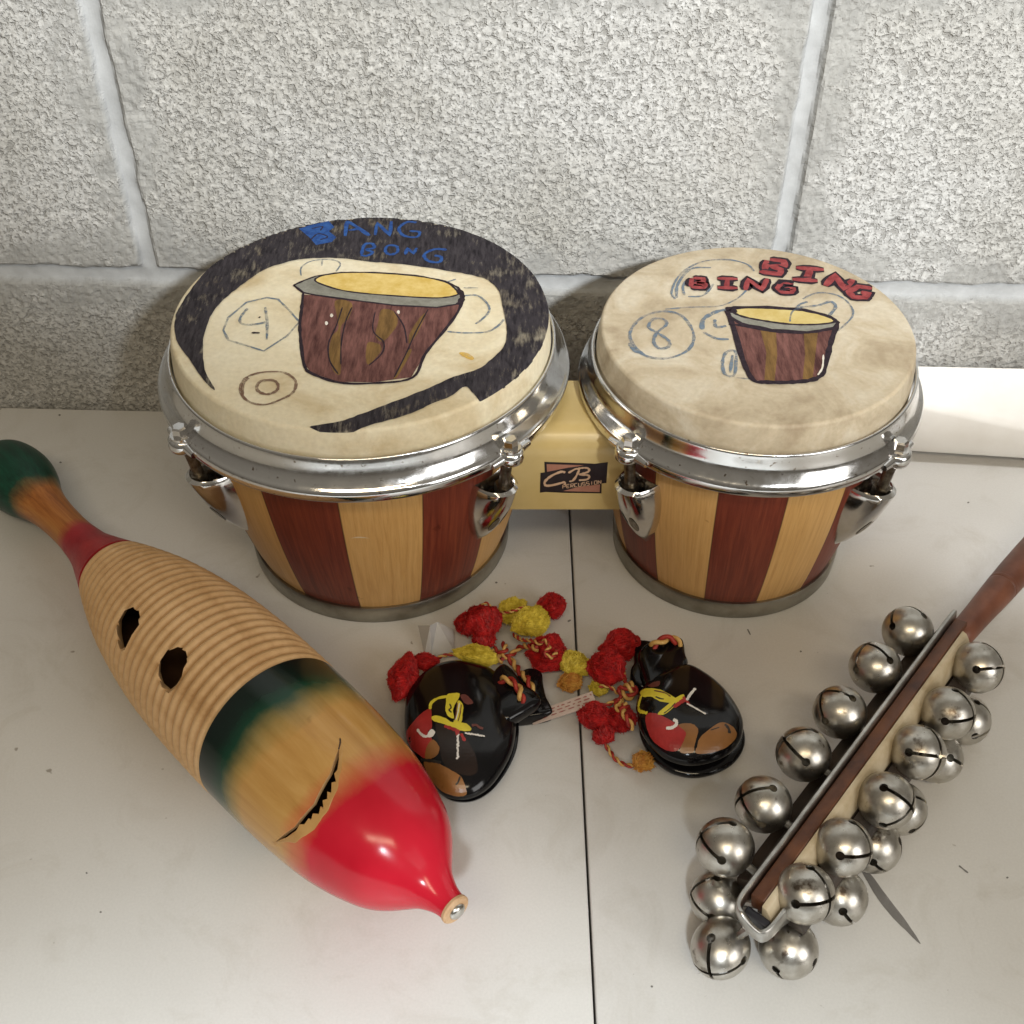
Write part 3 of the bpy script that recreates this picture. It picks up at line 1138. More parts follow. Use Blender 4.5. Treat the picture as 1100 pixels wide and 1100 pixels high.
def wood_paint():
    n = N('painted_guiro_wood')
    sp = n.n('ShaderNodeSeparateXYZ')
    n.l(n.coord(), sp.inputs[0])
    fuzz = n.noise(70, 4, .6)
    soft = n.noise(24, 3, .5)
    x = n.math('ADD', sp.outputs[0], n.math('MULTIPLY', n.math('SUBTRACT', fuzz, .5), .008))
    x = n.math('ADD', x, n.math('MULTIPLY', n.math('SUBTRACT', soft, .5), .012))
    # the red curls back a little at the sides of the mouth
    x = n.math('ADD', x, n.math('MULTIPLY', n.math('ABSOLUTE', sp.outputs[1]), .10))
    grain = n.noise(60, 6, .65, vec=n.scaled(.12, 2.2, 2.2), dist=.4)
    nat = n.ramp(grain, [(.25, (.40, .20, .050)), (.5, (.52, .29, .085)), (.75, (.61, .37, .13))])
    L = .36 * K_S
    pos = lambda s: (s * K_S + .05) / (L + .05)
    f = n.math('DIVIDE', n.math('ADD', x, .05), L + .05)
    green = n.ramp(f, [(pos(.2400), (.004, .007, .007)), (pos(.258), (.003, .014, .010)), (pos(.270), (.006, .065, .034)), (pos(.282), (.09, .17, .05))])
    gm = n.ramp(f, [(pos(.266), (0, 0, 0)), (pos(.283), (1, 1, 1))])
    red = n.ramp(soft, [(.3, (.44, .004, .017)), (.7, (.62, .014, .036))])
    rm = n.ramp(f, [(pos(.304), (0, 0, 0)), (pos(.320), (1, 1, 1))])
    c = n.mix(gm, green, nat)
    c = n.mix(rm, c, red)
    dirt = n.ramp(n.noise(48, 3, .5), [(.24, (.25, .1, .1)), (.30, (1, 1, 1))])
    c = n.mix(.7, c, dirt, 'MULTIPLY')
    n.set(**{'Base Color': c, 'Roughness': n.val(fuzz, .3, .7, .14, .23), 'Specular IOR Level': .42})
    n.bump(grain, .05, .0006)
    return n.m


def ridge_wood():
    n = N('bare_ridged_wood')
    grain = n.noise(60, 6, .65, vec=n.scaled(.2, 2.0, 2.0), dist=.5)
    big = n.noise(16, 3, .5)
    c = n.ramp(grain, [(.25, (.48, .28, .12)), (.5, (.60, .385, .19)), (.75, (.68, .46, .25))])
    c = n.mix(.35, c, n.ramp(big, [(.3, (.8, .72, .55)), (.6, (1, 1, 1))]), 'MULTIPLY')
    n.set(**{'Base Color': c, 'Roughness': .55})
    n.bump(grain, .15, .0006)
    return n.m


def handle_paint():
    n = N('painted_handle_wood')
    sp = n.n('ShaderNodeSeparateXYZ')
    n.l(n.coord(), sp.inputs[0])
    fuzz = n.noise(70, 4, .6)
    x = n.math('ADD', sp.outputs[0], n.math('MULTIPLY', n.math('SUBTRACT', fuzz, .5), .012))
    grain = n.noise(80, 6, .7, vec=n.scaled(.10, 3.2, 3.2), dist=.3)
    nat = n.ramp(grain, [(.3, (.16, .045, .012)), (.5, (.36, .13, .03)), (.7, (.48, .22, .06))])
    gg = n.ramp(grain, [(.3, (.002, .018, .011)), (.7, (.006, .065, .037))])
    red = n.ramp(fuzz, [(.3, (.26, .012, .022)), (.7, (.40, .03, .035))])
    pos = lambda s: (s * K_S + .05) / .17
    f = n.math('DIVIDE', n.math('ADD', x, .05), .17)
    gm = n.ramp(f, [(pos(.013), (0, 0, 0)), (pos(.026), (1, 1, 1))])
    rm = n.ramp(f, [(pos(.058), (0, 0, 0)), (pos(.067), (1, 1, 1))])
    c = n.mix(rm, n.mix(gm, gg, nat), red)
    n.set(**{'Base Color': c, 'Roughness': n.val(grain, .3, .7, .32, .45), 'Specular IOR Level': .35})
    n.bump(grain, .25, .0008)
    return n.m


M['guiro_paint'] = wood_paint()
M['guiro_ridge'] = ridge_wood()
M['guiro_handle'] = handle_paint()
M['guiro_inside'] = two_tone('shade_dark_inside_wood', (.08, .035, .015), (.16, .075, .03), 60, .8)  # shade of the hollow put into the colour, wood made darker

# handle
hp = [(max(0, R_of(s)), GX(s)) for s in [-.037] + list(np.linspace(-.0365, S0 - .0002, 90))]
hp[0] = (0, GX(-.037))
hp.append((R_of(S0) - .004, GX(S0 + .001)))
hp.append((0, GX(S0 + .001)))
vs, fs = lathe(hp, 96, 'X')
mb = MB(); mb.add(vs, fs)
link('handle', mb.mesh('handle'), M['guiro_handle'], GA, guiro, GR)

# body: ridges, band and snout as one turned, hollow shell
outer = []
NR = 25
pitch = (S1 - S0) / NR
outer.append((R_of(S0) - .0035, GX(S0 + .0002)))
for i in range(NR):
    for k in range(10):
        u = k / 10
        s = S0 + (i + u) * pitch
        prof_h = abs(math.sin(PI * u)) ** .45
        dep = .0035 * (1 - prof_h)
        outer.append((R_of(s) - dep + .0003, GX(s + .0004)))
nr_rows = len(outer)
outer.append((R_of(S1) - .0012, GX(S1 + .0003)))
for s in np.linspace(S1 + .0006, .3693, 70):
    outer.append((R_of(s), GX(s)))
outer.append((0, GX(.3697)))
vs, fs = lathe(outer, 180, 'X')
mb = MB()
mb.add(vs, fs)
for i in range(len(fs)):
    mb.mi[i] = 0 if i < nr_rows * 180 else 1
# front disc closing the ridge end
nring = 180
mb.f.append(tuple(range(nring))[::-1]); mb.mi.append(0)
inner = [(0, GX(S0 + .012))] + [(R_of(s) - (.0052 if s < .25 else .0052 - .0028 * min(1, (s - .25) / .02)), GX(s)) for s in np.linspace(S0 + .0125, .335, 40)] + [(0, GX(.336))]
vi, fi = lathe(inner, 90, 'X')
mb.add(vi, [f[::-1] for f in fi], 2)
me = mb.mesh('body')
body = link('body', me, [M['guiro_ridge'], M['guiro_paint'], M['guiro_inside']], GA, guiro, GR, sharp=180)
gs = bvh_surf(body)
GI = GR.to_matrix().transposed()


def cutter(poly, depth, out=.004):
    pts = [gs(x, y) for x, y in poly]
    nn = Vector((0, 0, 0))
    for p, k in pts:
        nn += k
    nn.normalize()
    a = [p + nn * out for p, k in pts]
    bq = [p - nn * depth for p, k in pts]
    m = MB()
    n_ = len(a)
    m.add(a + bq, [tuple(range(n_)), tuple(range(2 * n_ - 1, n_ - 1, -1))] + [(k, n_ + k, n_ + (k + 1) % n_, (k + 1) % n_) for k in range(n_)])
    me_ = bpy.data.meshes.new('cut')
    me_.from_pydata([GI @ (v - GA) for v in m.v], [], m.f)
    bm_ = bmesh.new(); bm_.from_mesh(me_); bmesh.ops.recalc_face_normals(bm_, faces=bm_.faces); bm_.to_mesh(me_); bm_.free()
    return me_


def boolean(me, cuts):
    o = bpy.data.objects.new('tmp', me)
    COL.objects.link(o)
    tmp = []
    for c in cuts:
        co = bpy.data.objects.new('tmpcut', c)
        COL.objects.link(co)
        md = o.modifiers.new('b', 'BOOLEAN')
        md.operation = 'DIFFERENCE'
        md.solver = 'EXACT'
        md.object = co
        tmp.append(co)
    dg = bpy.context.evaluated_depsgraph_get()
    dg.update()
    res = bpy.data.meshes.new_from_object(o.evaluated_get(dg))
    for x in tmp + [o]:
        bpy.data.objects.remove(x)
    return res


z3, z4 = Z(0, 450, 300 / 1100), Z(200, 680, 320 / 1100)
eye1 = z3([(462, 850), (466, 800), (490, 755), (525, 740), (532, 752), (548, 755), (546, 790), (549, 810), (520, 850), (490, 912), (474, 908)])
eye2 = z3([(624, 1010), (630, 955), (660, 910), (700, 898), (732, 915), (738, 960), (722, 985), (715, 1020), (690, 1060), (665, 1082), (638, 1058)])
slit = z4([(330, 772), (400, 716), (470, 632), (530, 520), (564, 425), (564, 462), (559, 505), (547, 520), (553, 548), (538, 552), (536, 590), (522, 586), (521, 612), (505, 618), (508, 650), (497, 640), (490, 668), (468, 666), (462, 692), (452, 684), (438, 706), (420, 706), (408, 728), (372, 754)])
nb = boolean(me.copy(), [cutter(eye1, .016), cutter(eye2, .016), cutter(slit, .016)])
body.data = nb
shade(nb, 42)
nb.name = 'body'

# the carved lower lip: bare wood beside the slit
M['lip_wood'] = two_tone('bare_lip_wood', (.42, .22, .065), (.52, .30, .10), 60, .45)
gs2 = bvh_surf(body)
d = Decal(gs)
lip = z4([(572, 392), (578, 430), (574, 500), (560, 575), (525, 655), (475, 725), (405, 775), (330, 784), (318, 772), (330, 772), (372, 754), (408, 728), (420, 706), (438, 706), (452, 684), (462, 692), (468, 666), (490, 668), (497, 640), (508, 650), (505, 618), (521, 612), (522, 586), (536, 590), (538, 552), (553, 548), (547, 520), (559, 505), (564, 462), (564, 425)])
d.fill(lip, M['lip_wood'], False, 4)
d.build('mouth_lip', body)
M['edge_dark'] = two_tone('dark_cut_edge', (.03, .014, .008), (.08, .04, .02), 300, .7)
d = Decal(gs)
d.layer = 2
d.stroke(z4([(563, 430), (569, 405), (568, 388)]), M['edge_dark'], .0006)
d.build('slit_line', body)
# end grain and rivet at the tip
tp = MB()
v, f = lathe([(0, GX(.3690)), (.0063, GX(.3690)), (.0064, GX(.3702)), (.0058, GX(.3708)), (0, GX(.3709))], 40, 'X')
tp.add(v, f)
M['tip_wood'] = two_tone('bare_tip_wood', (.48, .28, .14), (.62, .42, .25), 200, .6)
tipo = link('tip', tp.mesh('tip'), M['tip_wood'], GA, guiro, GR)
rv = MB()
v, f = lathe([(.0036, GX(.3706)), (.0036, GX(.3713)), (.003, GX(.3722)), (.0016, GX(.3728)), (0, GX(.373))], 24, 'X')
rv.add(v, f)
rvo = link('rivet', rv.mesh('rivet'), two_tone('rivet_metal', (.5, .48, .45), (.62, .6, .56), 100, .25, 1), (0, 0, 0), None, GR)
rvo.parent = tipo
rvo.rotation_quaternion = (1, 0, 0, 0)
rvo.location = (0, 0, 0)

# ------------------------------------------------------------------ sleigh bells
TOPP = at(1030, 686, .036)
BOTP = at(815, 982, .033)
SD = (TOPP - BOTP).normalized()          # along the stick, towards the handle
SP = SD.cross(Vector((0, 0, 1))).normalized()   # to the right of the stick
SU = SP.cross(SD).normalized()
ca, sa = math.cos(math.radians(8)), math.sin(math.radians(8))
SB = SP * ca + SU * sa                   # bar frame rolled so that its right side shows
SC = SU * ca - SP * sa
ST = (TOPP - BOTP).length
mid = (TOPP + BOTP) / 2
bells = empty('sleigh_bells', (mid.x, mid.y, 0), 'stick of round silver jingle bells with a brown wooden handle', 'sleigh bells')
sw = lambda a, b, c: BOTP + SD * a + SB * b + SC * c


def prism(sec, a0, a1, mb, m=0, n=1):
    k = len(sec)
    vs = []
    for i in range(n + 1):
        a = a0 + (a1 - a0) * i / n
        vs += [sw(a, x, y) for x, y in sec]
    fs = [tuple(range(k)), tuple(range((n + 1) * k - 1, n * k - 1, -1))]
    for i in range(n):
        fs += [(i * k + j, (i + 1) * k + j, (i + 1) * k + (j + 1) % k, i * k + (j + 1) % k) for j in range(k)]
    mb.add(vs, fs, m)


def fix(me):
    bm = bmesh.new(); bm.from_mesh(me); bmesh.ops.recalc_face_normals(bm, faces=bm.faces); bm.to_mesh(me); bm.free()
    return me


M['stick_brown'] = two_tone('brown_stick_wood', (.045, .014, .007), (.14, .050, .019), 60, .42, 0, .1, vec=(1, 1, 1))
M['stick_cream'] = two_tone('pale_stick_wood', (.42, .33, .20), (.60, .52, .38), 55, .5, 0, .1)
M['stick_black'] = two_tone('black_tape', (.010, .010, .014), (.03, .03, .04), 80, .35)
M['strap'] = two_tone('worn_steel', (.30, .285, .26), (.58, .57, .54), 70, .30, 1, .12)
M['handle_wood'] = two_tone('stained_handle_wood', (.11, .036, .019), (.22, .08, .043), 40, .42, 0, .1)
M['bar_dark'] = two_tone('dark_core_wood', (.014, .010, .008), (.045, .032, .024), 50, .5)
org = sw(ST / 2, 0, 0)
b = MB()
prism([(-.0042, .0005), (-.0042, .0086), (.0014, .0086), (.0016, .0080), (.0016, .0005)], .001, ST + .004, b)
link('wood_strip', bevel(fix(b.mesh('wood_strip', org)), .0005), M['stick_brown'], org, bells)
b = MB()
prism([(.0018, -.0035), (.0018, .0082), (.0040, .0072), (.0058, .0036), (.0066, -.0035)], -.001, ST - .002, b)
link('pale_strip', bevel(fix(b.mesh('pale_strip', org)), .0005), M['stick_cream'], org, bells)
b = MB()
prism([(-.0042, -.0100), (-.0042, .0003), (.0015, .0003), (.0015, -.0037), (.0070, -.0037), (.0070, -.0100)], .006, ST, b)
link('core_bar', bevel(fix(b.mesh('core_bar', org)), .0005), M['bar_dark'], org, bells)
# dark backing strip on the left, under the strap
b = MB()
prism([(-.0175, -.0110), (-.0175, -.0045), (-.0120, -.0020), (-.0098, .0030), (-.0076, .0046), (-.0076, -.0110)], .012, ST - .002, b)
prism([(.0078, -.0110), (.0078, -.0020), (.0150, -.0050), (.0160, -.0110)], .008, ST - .004, b)
link('side_strip', bevel(fix(b.mesh('side_strip', org)), .0005), M['bar_dark'], org, bells)
# black tape and white end under the bend of the strap
b = MB()
prism([(-.0040, -.0070), (-.0040, .0050), (.0066, .0026), (.0066, -.0070)], -.0050, -.0014, b, 0)
link('black_tape', bevel(fix(b.mesh('black_tape', org)), .0008), M['stick_black'], org, bells)
# steel strap bent round the end
path = [(ST + .006, -.0058, .0)] + [(ST * k / 8, -.0060, 0) for k in range(8, 0, -1)] + [(.004, -.0062, 0), (-.003, -.0060, 0), (-.0075, -.0044, 0), (-.0095, -.0005, 0), (-.0094, .0040, 0), (-.0075, .0070, 0), (-.003, .0082, 0), (.004, .0085, 0), (.012, .0086, 0)]
pq = catmull(path, 5)
vs, fs = [], []
for i, p in enumerate(pq):
    t = (pq[min(i + 1, len(pq) - 1)] - pq[max(i - 1, 0)]).normalized()
    nrm = Vector((-t.y, t.x, 0)) * .0011
    k = min(1, i / len(pq) * 1.0)
    right = max(0, min(1, (p.y + .002) / .008))
    hi_ = .0112 - .0066 * right
    bend = max(0, min(1, (.008 - p.x) / .008))
    lo_ = (-.0085 + .002 * right) * (1 - bend) + (hi_ - .0062) * bend
    for s_, h_ in ((1, lo_), (1, hi_ - .0006), (.55, hi_), (-.55, hi_), (-1, hi_ - .0006), (-1, lo_)):
        vs.append(sw(p.x + nrm.x * s_, p.y + nrm.y * s_, h_))
m_ = 6
for i in range(len(pq) - 1):
    fs += [(i * m_ + j, (i + 1) * m_ + j, (i + 1) * m_ + (j + 1) % m_, i * m_ + (j + 1) % m_) for j in range(m_)]
fs += [tuple(range(m_)), tuple(range(len(vs) - 1, len(vs) - m_ - 1, -1))]
b = MB(); b.add(vs, fs)
link('metal_strap', fix(b.mesh('metal_strap', org)), M['strap'], org, bells, sharp=50)
# handle
b = MB()
ax = []
hpts = [(-.004, .0050), (.0, .0062), (.008, .0064), (.020, .0067), (.036, .0074), (.0420, .0076), (.0427, .0073), (.0434, .0076), (.0450, .0077), (.0457, .0074), (.0464, .0077), (.060, .0080), (.085, .0080), (.105, .0074), (.120, .0074), (.130, .0082), (.137, .0066), (.140, .002)]
HP0 = sw(ST + .003, -.0003, .0005)
HD = (SD + SP * .05 + Vector((0, 0, -.05))).normalized()
hq = catmull([(x, y, 0) for x, y in hpts], 4)
b.tube([HP0 + HD * p.x for p in hq], [max(.001, p.y) for p in hq], 40)
link('handle', b.mesh('handle', HP0), M['handle_wood'], HP0, bells, sharp=50)


def bell_mat():
    n = N('dull_nickel')
    oi = n.n('ShaderNodeObjectInfo')
    off = n.n('ShaderNodeVectorMath', operation='ADD')
    n.l(n.coord(), off.inputs[0])
    cmb = n.n('ShaderNodeCombineXYZ')
    n.l(oi.outputs['Random'], cmb.inputs[0])
    n.l(oi.outputs['Random'], cmb.inputs[1])
    n.l(cmb.outputs[0], off.inputs[1])
    v = off.outputs[0]
    f = n.noise(130, 5, .65, vec=v)
    g = n.noise(240, 4, .6, vec=v)
    c = n.ramp(f, [(.3, (.38, .35, .30)), (.55, (.54, .52, .475)), (.75, (.63, .61, .575))])
    spot = n.ramp(n.noise(100, 4, .55, vec=v), [(.29, (.12, .07, .04)), (.37, (1, 1, 1))])
    c = n.mix(.85, c, spot, 'MULTIPLY')
    n.set(**{'Base Color': c, 'Metallic': 1.0, 'Roughness': n.val(g, .3, .7, .26, .40)})
    n.bump(f, .08, .001)
    return n.m


M['bell'] = bell_mat()
M['bell_in'] = two_tone('bell_inside', (.006, .005, .004), (.015, .012, .009), 80, .8, 0)  # shade within the nickel bell put into a near-black colour


def bell_mesh():
    R_, NS, NR_ = .0120, 72, 40
    o_ = [(R_ * math.sin(PI * i / NR_), -R_ * math.cos(PI * i / NR_)) for i in range(NR_ + 1)]
    o_ = [(max(0, r) if 0 < i < NR_ else 0, h) for i, (r, h) in enumerate(o_)]
    # faint lip where the two halves are pressed together
    k = NR_ // 2
    vs, fs = lathe(o_, NS)
    m = MB(); m.add(vs, fs, 0)
    R2 = R_ - .0007
    i_ = [((R2 * math.sin(PI * i / 24)) if 0 < i < 24 else 0, -R2 * math.cos(PI * i / 24)) for i in range(25)]
    vs, fs = lathe(i_, 48)
    m.add(vs, [f[::-1] for f in fs], 1)
    me = m.mesh('bell')
    me.materials.append(M['bell']); me.materials.append(M['bell_in'])
    cuts = []
    for a in (0, PI / 2):
        c = MB()
        c.box((0, 0, R_ * .66), (R_ * .945, .00075, R_ * .36), 0, Matrix.Rotation(a, 3, 'Z'))
        cuts.append(c.mesh('cut'))
    for k in range(4):
        a = PI / 2 * k
        el = math.radians(19)
        dr = Vector((math.cos(a) * math.cos(el), math.sin(a) * math.cos(el), math.sin(el)))
        c = MB()
        c.tube([dr * R_ * .7, dr * R_ * 1.3], .00185, 20)
        me_ = c.mesh('cut')
        fix(me_)
        cuts.append(me_)
    res = boolean(me, cuts)
    shade(res, 28)
    res.materials.clear()
    return res


bme = bell_mesh()
first = True
# picture position, height, way the crossed slots face (right, up, towards the viewer), roll, oblongness
BL = [((975, 678), .037, (-.30, .90, -.25), 40, 1), ((940, 717), .037, (-.35, .90, .10), 30, 1), ((902, 765), .037, (-.62, .72, .05), 45, 1), ((863, 810), .037, (-.75, .58, .28), 10, 1),
      ((820, 864), .037, (-.85, .35, .38), 5, 1), ((779, 910), .037, (-.86, .46, .18), 0, 1), ((772, 965), .0125, (-.95, .2, .05), 60, 1), ((774, 1018), .0135, (-.42, -.52, .70), 20, 1.06), ((847, 1019), .0125, (.15, -.95, -.05), 42, 1),
      ((1050, 717), .037, (.74, .12, .66), 8, 1), ((1018, 766), .037, (.72, -.05, .69), 6, 1), ((986, 808), .037, (.56, .0, .83), -9, 1), ((952, 860), .037, (.64, -.05, .77), 45, 1), ((905, 910), .037, (.78, -.06, .62), -3, 1), ((864, 960), .037, (.66, .02, .75), 6, 1),
      ((1036, 773), .0125, (.95, -.1, .2), 30, 1), ((1006, 813), .0125, (.9, -.35, .2), 15, 1), ((966, 868), .0125, (.95, .1, .2), 50, 1), ((938, 908), .0125, (.55, -.80, .2), 35, 1), ((901, 963), .0125, (.5, -.82, .2), 20, 1)]
for (px, py), z, pol, roll, obl in BL:
    p = at(px, py, z)
    pole = (RT * pol[0] + UP * pol[1] - FW * pol[2]).normalized()
    side = RT if abs(pole.dot(RT)) < .97 else UP
    xx = (-side - pole * (-side).dot(pole)).normalized()
    yy_ = pole.cross(xx)
    qd = Matrix((xx, yy_, pole)).transposed().to_quaternion() @ Quaternion((0, 0, 1), math.radians(roll))
    if first:
        o = link('bell', bme, [M['bell'], M['bell_in']], p, bells, qd, flat=True)
        proto = o
        first = False
    else:
        o = proto.copy()
        COL.objects.link(o)
        o.parent = bells
        o.location = p - ORG[bells]
        ORG[o] = p
        o.rotation_quaternion = qd
    o.scale = (1, 1, obl) if obl == 1 else (1.0, .93, 1.10)
# short wires fixing each bell to the bar
b = MB()
for (px, py), z, *_ in BL:
    p = at(px, py, z)
    a = (p - BOTP).dot(SD)
    a = max(-.004, min(ST, a))
    b.tube([BOTP + SD * a - SC * .003, p], .0018, 8)
b.build('bell_wire', M['strap'], bells, org)

# ------------------------------------------------------------------ castanets
M['lacquer'] = two_tone('black_lacquer', (.0025, .0025, .003), (.005, .0045, .0055), 60, .13, 0, .02, .001)
for nd_ in M['lacquer'].node_tree.nodes:
    if nd_.type == 'BSDF_PRINCIPLED':
        nd_.inputs['Specular IOR Level'].default_value = .34
M['yarn_red'] = two_tone('red_yarn', (.24, .003, .005), (.50, .010, .010), 300, .6, 0, .45, .0008)
M['yarn_yellow'] = two_tone('yellow_yarn', (.44, .33, .02), (.78, .64, .09), 300, .6, 0, .45, .0008)
M['yarn_amber'] = two_tone('amber_yarn', (.40, .15, .02), (.60, .32, .06), 300, .6, 0, .8, .0012)
M['cord_red'] = two_tone('red_cord', (.24, .012, .008), (.38, .03, .016), 400, .6, 0, .4)
M['cord_yellow'] = two_tone('straw_cord', (.50, .27, .07), (.62, .40, .13), 400, .6, 0, .4)
PNT = {'yellow': two_tone('yellow_enamel', (.60, .50, .03), (.70, .60, .05), 150, .35), 'red': two_tone('red_enamel', (.28, .015, .015), (.40, .03, .028), 90, .3),
       'brown': two_tone('brown_enamel', (.20, .085, .022), (.27, .12, .035), 70, .3), 'white': two_tone('white_enamel', (.65, .63, .6), (.75, .73, .7), 150, .35),
       'maroon': two_tone('maroon_enamel', (.10, .025, .018), (.15, .04, .03), 90, .4), 'dark': two_tone('dark_enamel', (.012, .010, .010), (.02, .018, .018), 90, .3),
       'umber': two_tone('umber_enamel', (.010, .005, .003), (.018, .008, .005), 60, .25)}


def dome(outline, zr, top, bot, name, mat, parent, nring=22, power=2.6):
    """pebble shaped shell from an outline lying at height zr"""
    pts = [Vector((p.x, p.y, 0)) for p in catmull([at(x, y, zr) for x, y in outline], 6, True)]
    n_ = len(pts)
    c = sum(pts, Vector()) / n_
    rows = []
    for i in range(1, nring + 1):
        t = i / nring
        e = 1 - (1 - t) ** 1.6
        z = zr + (top - zr) * max(0, 1 - e ** power) ** (1 / 2.1)
        rows.append([Vector((*(c + (p - c) * e).xy, z)) for p in pts])
    rb = []
    for i in range(nring - 1, 0, -1):
        t = i / nring
        e = 1 - (1 - t) ** 1.6
        z = zr + (bot - zr) * max(0, 1 - e ** power) ** (1 / 2.1)
        rb.append([Vector((*(c + (p - c) * e).xy, z)) for p in pts])
    allr = rows + rb
    vs = [Vector((c.x, c.y, top))] + [p for r in allr for p in r] + [Vector((c.x, c.y, bot))]
    fs = [(0, 1 + k, 1 + (k + 1) % n_) for k in range(n_)]
    for i in range(len(allr) - 1):
        a, bq = 1 + i * n_, 1 + (i + 1) * n_
        fs += [(a + k, bq + k, bq + (k + 1) % n_, a + (k + 1) % n_) for k in range(n_)]
    a = 1 + (len(allr) - 1) * n_
    fs += [(len(vs) - 1, a + (k + 1) % n_, a + k) for k in range(n_)]
    m = MB(); m.add(vs, fs)
    o_ = Vector((c.x, c.y, zr))
    return link(name, fix(m.mesh(name, o_)), mat, o_, parent, sharp=60)


def slab(outline, z0, z1, name, mat, parent, bev=.0018):
    pts = [Vector((p.x, p.y, 0)) for p in catmull([at(x, y, z1) for x, y in outline], 3, True)]
    n_ = len(pts)
    c = sum(pts, Vector()) / n_
    ins = lambda k, z: [Vector((*(p + (c - p).normalized() * k).xy, z)) for p in pts]
    rows = [ins(bev, z0), ins(bev * .3, z0 + bev * .3), ins(0, z0 + bev), ins(0, z1 - bev), ins(bev * .3, z1 - bev * .3), ins(bev, z1)]
    vs = [p for r in rows for p in r]
    fs = []
    for i in range(len(rows) - 1):
        fs += [(i * n_ + k, i * n_ + (k + 1) % n_, (i + 1) * n_ + (k + 1) % n_, (i + 1) * n_ + k) for k in range(n_)]
    fs += [tuple(range(n_))[::-1], tuple(range((len(rows) - 1) * n_, len(rows) * n_))]
    m = MB(); m.add(vs, fs)
    o_ = Vector((c.x, c.y, z0))
    return link(name, fix(m.mesh(name, o_)), mat, o_, parent, sharp=50)


def pom(px, py, rx, ry, ang, z, mat, parent, lobes=0, hair=1000, seed=0):
    """a tuft of yarn: lumpy core wrapped with many short curved threads"""
    rnd = random.Random(seed)
    c = at(px, py, z)
    sc = 1 / (F_PX / (c - CAM).dot(FW))
    a = math.radians(ang)
    ex = Vector((math.cos(a), -math.sin(a), 0))
    ey = Vector((math.sin(a), math.cos(a), 0))
    ez = Vector((0, 0, 1))
    A, B_ = rx * sc * .95, ry * sc * 1.05
    Hh = min(A, B_) * .92
    bm = bmesh.new()
    bmesh.ops.create_icosphere(bm, subdivisions=4, radius=1)
    m = MB()
    vs = []

    def surf(u):
        k = 1 + .26 * noise.noise(u * 1.9 + Vector((seed, 0, 0))) + .05 * noise.noise(u * 5 + Vector((0, seed, 0)))
        # gather the yarn towards the tied end
        w = 1 - .45 * max(0, -u.x) ** 1.4
        p = c + ex * (u.x * A * k) + ey * (u.y * B_ * k * w) + ez * (u.z * Hh * k * w)
        p.z = max(p.z, .0006)
        return p
    for v in bm.verts:
        vs.append(surf(v.co.normalized()))
    fs = [tuple(v.index for v in f.verts) for f in bm.faces]
    bm.verts.index_update()
    m.add(vs, fs)
    bm.free()
    for _ in range(int(hair * 1.7)):
        u = Vector((rnd.gauss(0, 1), rnd.gauss(0, 1), abs(rnd.gauss(0, 1)) * .9 - .25)).normalized()
        dr = Vector((1, rnd.uniform(-.35, .35), rnd.uniform(-.3, .3))) if rnd.random() < .7 else Vector((rnd.gauss(0, 1), rnd.gauss(0, 1), rnd.gauss(0, 1)))
        dr = (dr - u * dr.dot(u)).normalized()
        ln = rnd.uniform(.35, .8)
        pts = []
        lift = rnd.uniform(.0002, .0009)
        for s in range(5):
            t = (s / 4 - .5) * ln
            uu = (u + dr * t).normalized()
            p = surf(uu)
            p += (p - c).normalized() * (lift + (rnd.uniform(0, .0012) if s == 4 else 0))
            p.z = max(p.z, .0005)
            pts.append(p)
        m.tube(pts, [.00018, .00026, .00026, .00022, .00012], 4, 0, False)
    return m.build('pom_pom', mat, parent, c, sharp=80)


def cord(pts, r, parent, z=None, name='cord', turns=None):
    P = []
    for p in pts:
        P.append(at(p[0], p[1], p[2] if len(p) > 2 else (z or .004)))
    q_ = catmull(P, 14)
    L = sum((b_ - a_).length for a_, b_ in zip(q_, q_[1:]))
    turns = turns or L / (r * 5.5)
    m = MB()
    n_ = max(24, int(turns * 9))
    cum = [0]
    for a_, b_ in zip(q_, q_[1:]):
        cum.append(cum[-1] + (b_ - a_).length)
    for ph, mi in ((0, 0), (PI, 1)):
        out = []
        u = Vector((0, 0, 1))
        for i in range(n_ + 1):
            s = L * i / n_
            k = max(0, min(len(q_) - 2, next((j for j in range(len(cum) - 1) if cum[j + 1] >= s), len(q_) - 2)))
            f_ = (s - cum[k]) / max(1e-9, cum[k + 1] - cum[k])
            p = q_[k].lerp(q_[k + 1], min(1, f_))
            t = (q_[k + 1] - q_[k]).normalized()
            u = (u - t * u.dot(t)).normalized()
            w = t.cross(u)
            a = 2 * PI * turns * i / n_ + ph
            pp_ = p + (u * math.cos(a) + w * math.sin(a)) * r * .5
            pp_.z = max(pp_.z, r * .5)
            out.append(pp_)
        m.tube(out, r * .50, 6, mi)
    return m.build(name, [M['cord_red'], M['cord_yellow']], parent, P[0], sharp=80)


# ---- left pair
zl = Z(420, 690, 150 / 917)
outl = zl([(90, 450), (118, 330), (200, 222), (300, 158), (430, 132), (560, 150), (680, 200), (780, 330), (815, 480), (820, 600), (790, 740), (700, 895), (600, 992), (480, 1035), (350, 1012), (250, 915), (165, 790), (98, 640)])
c0 = at(494, 786, 0)
casL = empty('castanets', c0, 'black lacquered castanet pair with painted figure lying against the red guiro snout', 'castanets', 'painted black castanets')
shl = dome(outl, .0105, .0215, .0085, 'castanet_shell', M['lacquer'], casL)
dome([(x + 3, y + 2) for x, y in outl], .0075, .0082, .0005, 'castanet_shell', M['lacquer'], casL)
zE = Z(480, 630, 140 / 1100)
ear1 = zE([(330, 860), (380, 720), (430, 655), (490, 636), (560, 690), (650, 800), (760, 880), (795, 950), (700, 1020), (600, 1080), (500, 1120), (380, 1060)])
